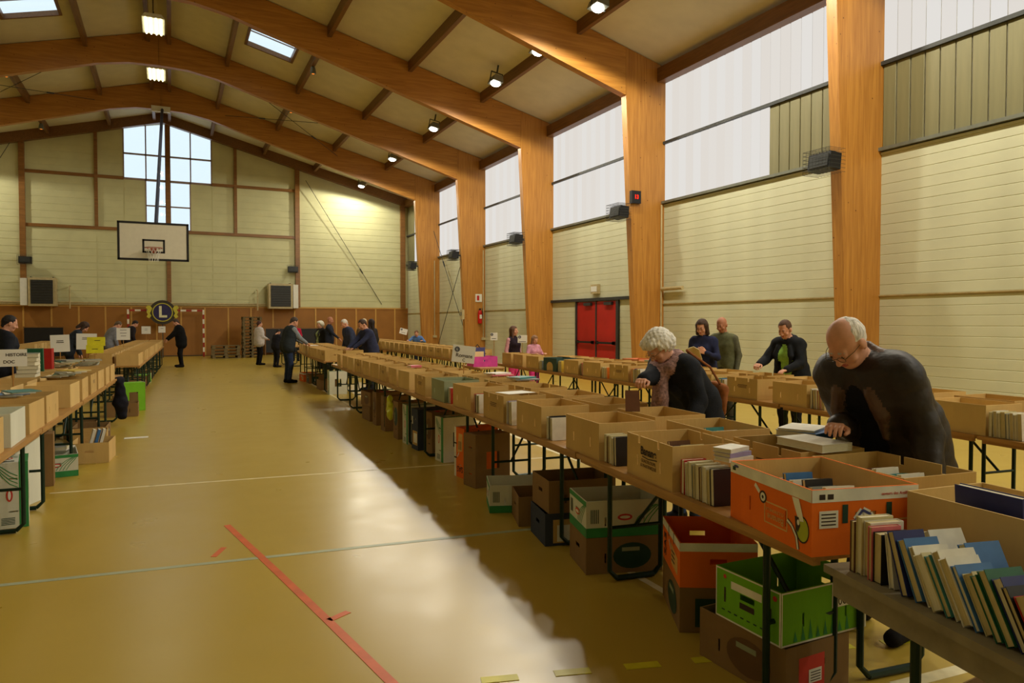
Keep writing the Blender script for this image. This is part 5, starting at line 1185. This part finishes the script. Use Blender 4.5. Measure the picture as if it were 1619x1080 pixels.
# white haired woman
L2, f2 = (3.72, 4.55, 0), 97
wom = person('white haired woman in a black coat and knitted scarf bending over the middle row', L2, f2, 1.66, lean=36, hp=12, hy=-6, top=(40, 44, 56), coatc=(28, 30, 36), hintx=.2, pants=(58, 72, 104), hair='puff', hairc=(226, 222, 214), female=True, bulk=.012, coat=.1, near=True, res=.013, scarf=(150, 116, 112), glasses=True,
             armR=rel((L2, f2), (2.98, 4.2, 1.16)), armL=rel((L2, f2), (3.46, 4.2, .84)), curl=(45, 45))
# people behind the back row
def behind(label, px, X, face, **k):
    l = loc_at(px, X); return person(label, l, face, **k)
l = loc_at(1113, 7.35); reader = person('dark haired woman in navy reading a book behind the back row', l, 118, 1.66, lean=6, hp=16, top=(40, 44, 72), pants=(34, 34, 44), hair='bob', hairc=(66, 46, 36), female=True, glasses=True, res=.016, near=True, armR=(.06, .3, 1.16), armL=(-.13, .3, 1.18), palmdir=((-1, 0, .3), (1, 0, .3)), curl=(30, 30), shirt=None)
l = loc_at(1145, 7.95); person('bald man in an olive vest behind the reading woman', l, 112, 1.70, lean=6, hp=18, top=(98, 100, 72), sleeve=(92, 92, 74), pants=(60, 58, 50), hair=None, skin='d', res=.018)
l = loc_at(1250, 7.35); person('short haired woman in a black jacket over a green top', l, 104, 1.66, lean=14, hp=14, top=(150, 200, 96), coatc=(28, 30, 34), pants=(30, 30, 34), hair='short', hairc=(84, 58, 42), female=True, res=.016, near=True, armR=(.18, .46, 1.08), armL=(-.16, .4, 1.02), curl=(40, 25))
l = loc_at(812, 6.95); person('girl with a hairband in pink trousers and dark top', l, 200, 1.52, top=(44, 34, 44), sleeve=(206, 150, 160), pants=(220, 70, 130), hair='long', hairc=(96, 66, 48), female=True, res=.018, hy=20)
l = loc_at(844, 7.35); person('smaller girl in pink at the end of the back row', l, 190, 1.32, top=(200, 140, 160), pants=(214, 60, 140), hair='long', hairc=(140, 104, 76), female=True, res=.018, hp=20, armR=(.14, .22, .92), armL=(-.14, .22, .92))
l = loc_at(661, 7.75); person('boy in blue leaning low over the far back row', l, 150, 1.45, lean=40, hp=-8, top=(86, 120, 178), pants=(40, 44, 60), hair='short', hairc=(110, 76, 52), res=.02, armR=(.25, .5, 1.0), armL=(-.25, .5, 1.0))
l = loc_at(584, 4.25); person('man in a dark blue jacket leaning over the middle row', l, 105, 1.72, lean=18, hp=16, top=(48, 52, 78), pants=(36, 36, 44), hair='short', hairc=(64, 48, 40), bulk=.02, res=.018, armR=(.12, .5, 1.02), armL=(-.12, .5, 1.02))
# far visitors
person('woman in a white jacket and black trousers in the far aisle', (3.05, 28.7, 0), -70, 1.66, hp=6, top=(196, 188, 184), pants=(28, 26, 30), hair='short', hairc=(72, 44, 36), female=True, bulk=.035, coat=.05, res=.022, armR=(.12, .26, 1.0), armL=(-.12, .26, 1.0))
person('child in black beside the woman in the white jacket', (3.45, 27.0, 0), -60, 1.38, hp=25, lean=8, top=(30, 30, 36), pants=(26, 26, 30), hair='short', hairc=(34, 28, 26), bulk=.03, res=.022, armR=(.12, .35, .85), armL=(-.12, .35, .85))
person('visitor in a red top holding a paper by the wainscot', (4.75, 31.0, 0), 175, 1.62, hp=10, top=(176, 30, 60), pants=(30, 30, 34), hair='short', hairc=(70, 44, 34), female=True, res=.022, armR=(.1, .25, 1.12), armL=(-.1, .25, 1.12))
person('man in a grey sleeved dark vest and jeans at the far middle row', (2.86, 19.9, 0), -75, 1.78, lean=14, hp=20, top=(44, 50, 54), sleeve=(130, 136, 140), pants=(44, 56, 84), hair='short', hairc=(66, 54, 46), bulk=.035, res=.02, armR=(.12, .46, 1.06), armL=(-.12, .46, 1.06))
person('visitor in a dark blue jacket behind the far middle row', (4.9, 21.6, 0), 100, 1.74, lean=18, hp=16, top=(52, 58, 80), pants=(34, 34, 40), hair='short', hairc=(206, 200, 190), bulk=.03, res=.022)
l = loc_at(507, 4.75); person('white haired woman in black and pale green among the far visitors', l, 110, 1.64, hp=6, top=(150, 164, 120), coatc=(38, 38, 36), pants=(34, 34, 40), hair='puff', hairc=(220, 214, 196), female=True, res=.022)
l = loc_at(521, 4.95); person('bald man in a black short sleeved top among the far visitors', l, 245, 1.80, hp=10, top=(38, 42, 54), sleeve=None, pants=(40, 42, 50), hair=None, skin='d', res=.022, armR=(.3, .42, 1.05))
l = loc_at(576, 6.4-.9); person('fair haired visitor in the far cross aisle', l, 150, 1.72, hp=4, top=(120, 96, 66), pants=(40, 40, 44), hair='short', hairc=(200, 180, 140), res=.024)
l = loc_at(587, 5.45); person('long dark haired visitor in the far cross aisle', l, 30, 1.70, top=(48, 44, 42), pants=(36, 34, 36), hair='long', hairc=(40, 30, 28), female=True, res=.024)
# left side visitors
person('black haired visitor in a black jacket at the edge of the left row', (-2.3, 13.2, 0), -70, 1.72, hp=14, lean=6, top=(170, 180, 200), coatc=(32, 34, 42), pants=(30, 30, 34), hair='short', hairc=(34, 29, 30), res=.018)
person('dark haired visitor in slate blue bending behind the white notices', (-2.2, 20.6, 0), -80, 1.72, lean=28, hp=24, top=(46, 52, 62), pants=(30, 30, 36), hair='bob', hairc=(60, 42, 32), res=.02, bulk=.02)
person('visitor in a grey hoodie bending over the far left row', (-1.7, 25.5, 0), -70, 1.72, lean=24, hp=22, top=(124, 126, 134), pants=(36, 38, 48), hair='short', hairc=(92, 76, 56), res=.022, bulk=.04)
person('dark clad visitor leaning over the end of the far left row', (-1.4, 29.9, 0), -70, 1.75, lean=24, hp=20, top=(40, 36, 40), pants=(30, 30, 34), hair='short', hairc=(44, 36, 32), res=.022, bulk=.03)
person('man dressed in black at the aisle end of the far left row', (.32, 28.6, 0), 95, 1.76, lean=12, hp=22, top=(20, 20, 22), pants=(22, 22, 24), hair='short', hairc=(70, 54, 44), res=.02, bulk=.05, coat=.1, stance=.16, armR=(.16, .45, 1.0), armL=(-.12, .42, 1.0))
# ------------------------------------------------------------------ things that people hold or left about
def cloth_lump(name, prims, m, loc, rz, label, cat, res=.018):
    F = Fig()
    for q in prims: F.add('top', *q, k=.06)
    v, q, i, g = F.mesh(res, wr=.006); o = link(name, np_mesh(name, v, q, np.zeros(len(q)), [m])); o.location = loc; o.rotation_euler.z = R(rz); return tag(o, label, cat)
# open books of the reading woman
lr = reader.location; fr_ = R(118)
def local(o, x, y, z): 
    c, s_ = math.cos(o.rotation_euler.z), math.sin(o.rotation_euler.z); return (o.location.x+x*c-y*s_, o.location.y+x*s_+y*c, z)
for x, z, c, lb, t in ((-.03, 1.19, 'cream', 'open pale book held by the reading woman', 30), (.23, 1.16, 'yellow', 'yellow green leaflet held by the reading woman', 18)):
    r = empty('open_book', local(reader, x, .42, z)); r.rotation_euler = (R(-40), 0, fr_)
    for s_ in (-1, 1): 
        m = MB().box(0 if s_ > 0 else -.12, .12 if s_ > 0 else 0, -.003, .006, -.1, .1).build('leaf', M_page if c == 'cream' else mat('leaflet_green', (176, 184, 90), .6), r); m.rotation_euler.z = R(s_*t)
    tag(r, lb, 'book')
r = book(.018, .1, .15, 'brown', True); r.location = (2.93, 4.16, .995); r.rotation_euler = (0, R(20), R(60)); tag(r, 'small brown book held by the white haired woman', 'book')
cloth_lump('shoulder_bag', [('e', (0, 0, .14), (.05, .12, .15)), ('s', (0, -.07, .24), (0, .07, .24), .04, .04)], cloth((150, 92, 54)), (4.02, 4.55, .84), 8, 'tan leather shoulder bag at the back of the white haired woman', 'bag', .014)
o = [x for x in COL.objects if x.name.startswith('shoulder_bag')][0]
for y_ in (-.08, .08): MB().tube([(0, y_, .24), (-.12, y_*.6, .42), (-.34, 0, .56)], .010, 6).build('strap', cloth((150, 92, 54)), o)
cloth_lump('black_bag', [('e', (0, 0, .22), (.2, .34, .24)), ('s', (0, -.16, .42), (0, .16, .42), .08, .08)], cloth((26, 26, 28)), (5.55, 6.75, .0), 5, 'large black bag on the floor before the back row', 'bag')
cloth_lump('yellow_bag', [('e', (0, 0, .12), (.04, .12, .12)), ('s', (0, -.05, .24), (0, 0, .34), .03, .02), ('s', (0, .05, .24), (0, 0, .34), .03, .02)], mat('yellow_plastic', (206, 214, 40), .35), (2.86, 10.1, .20), 0, 'bright yellow plastic bag hanging under the middle row', 'bag', .012)
cloth_lump('hanging_coat', [('s', (0, 0, .66), (0, .04, .3), .05, .10), ('s', (0, .04, .3), (.02, .06, .1), .10, .07), ('s', (-.04, -.06, .66), (.02, .08, .66), .045, .045)], cloth((28, 28, 38)), (-.72, 12.7, .06), 0, 'dark navy coat hanging down from the left row edge', 'coat')
r = book(.004, .2, .28, 'white', True); r.location = (4.72, 30.68, 1.1); r.rotation_euler = (R(-30), R(0), R(90)); tag(r, 'white paper held by the visitor in red', 'paper')
o = MB().box(-.15, .15, -.06, .06, 0, .005).build('fallen_leaflet', M_paper); o.location = (-.45, 11.3, .001); tag(o, 'white leaflet lying on the aisle floor by the left row', 'paper')
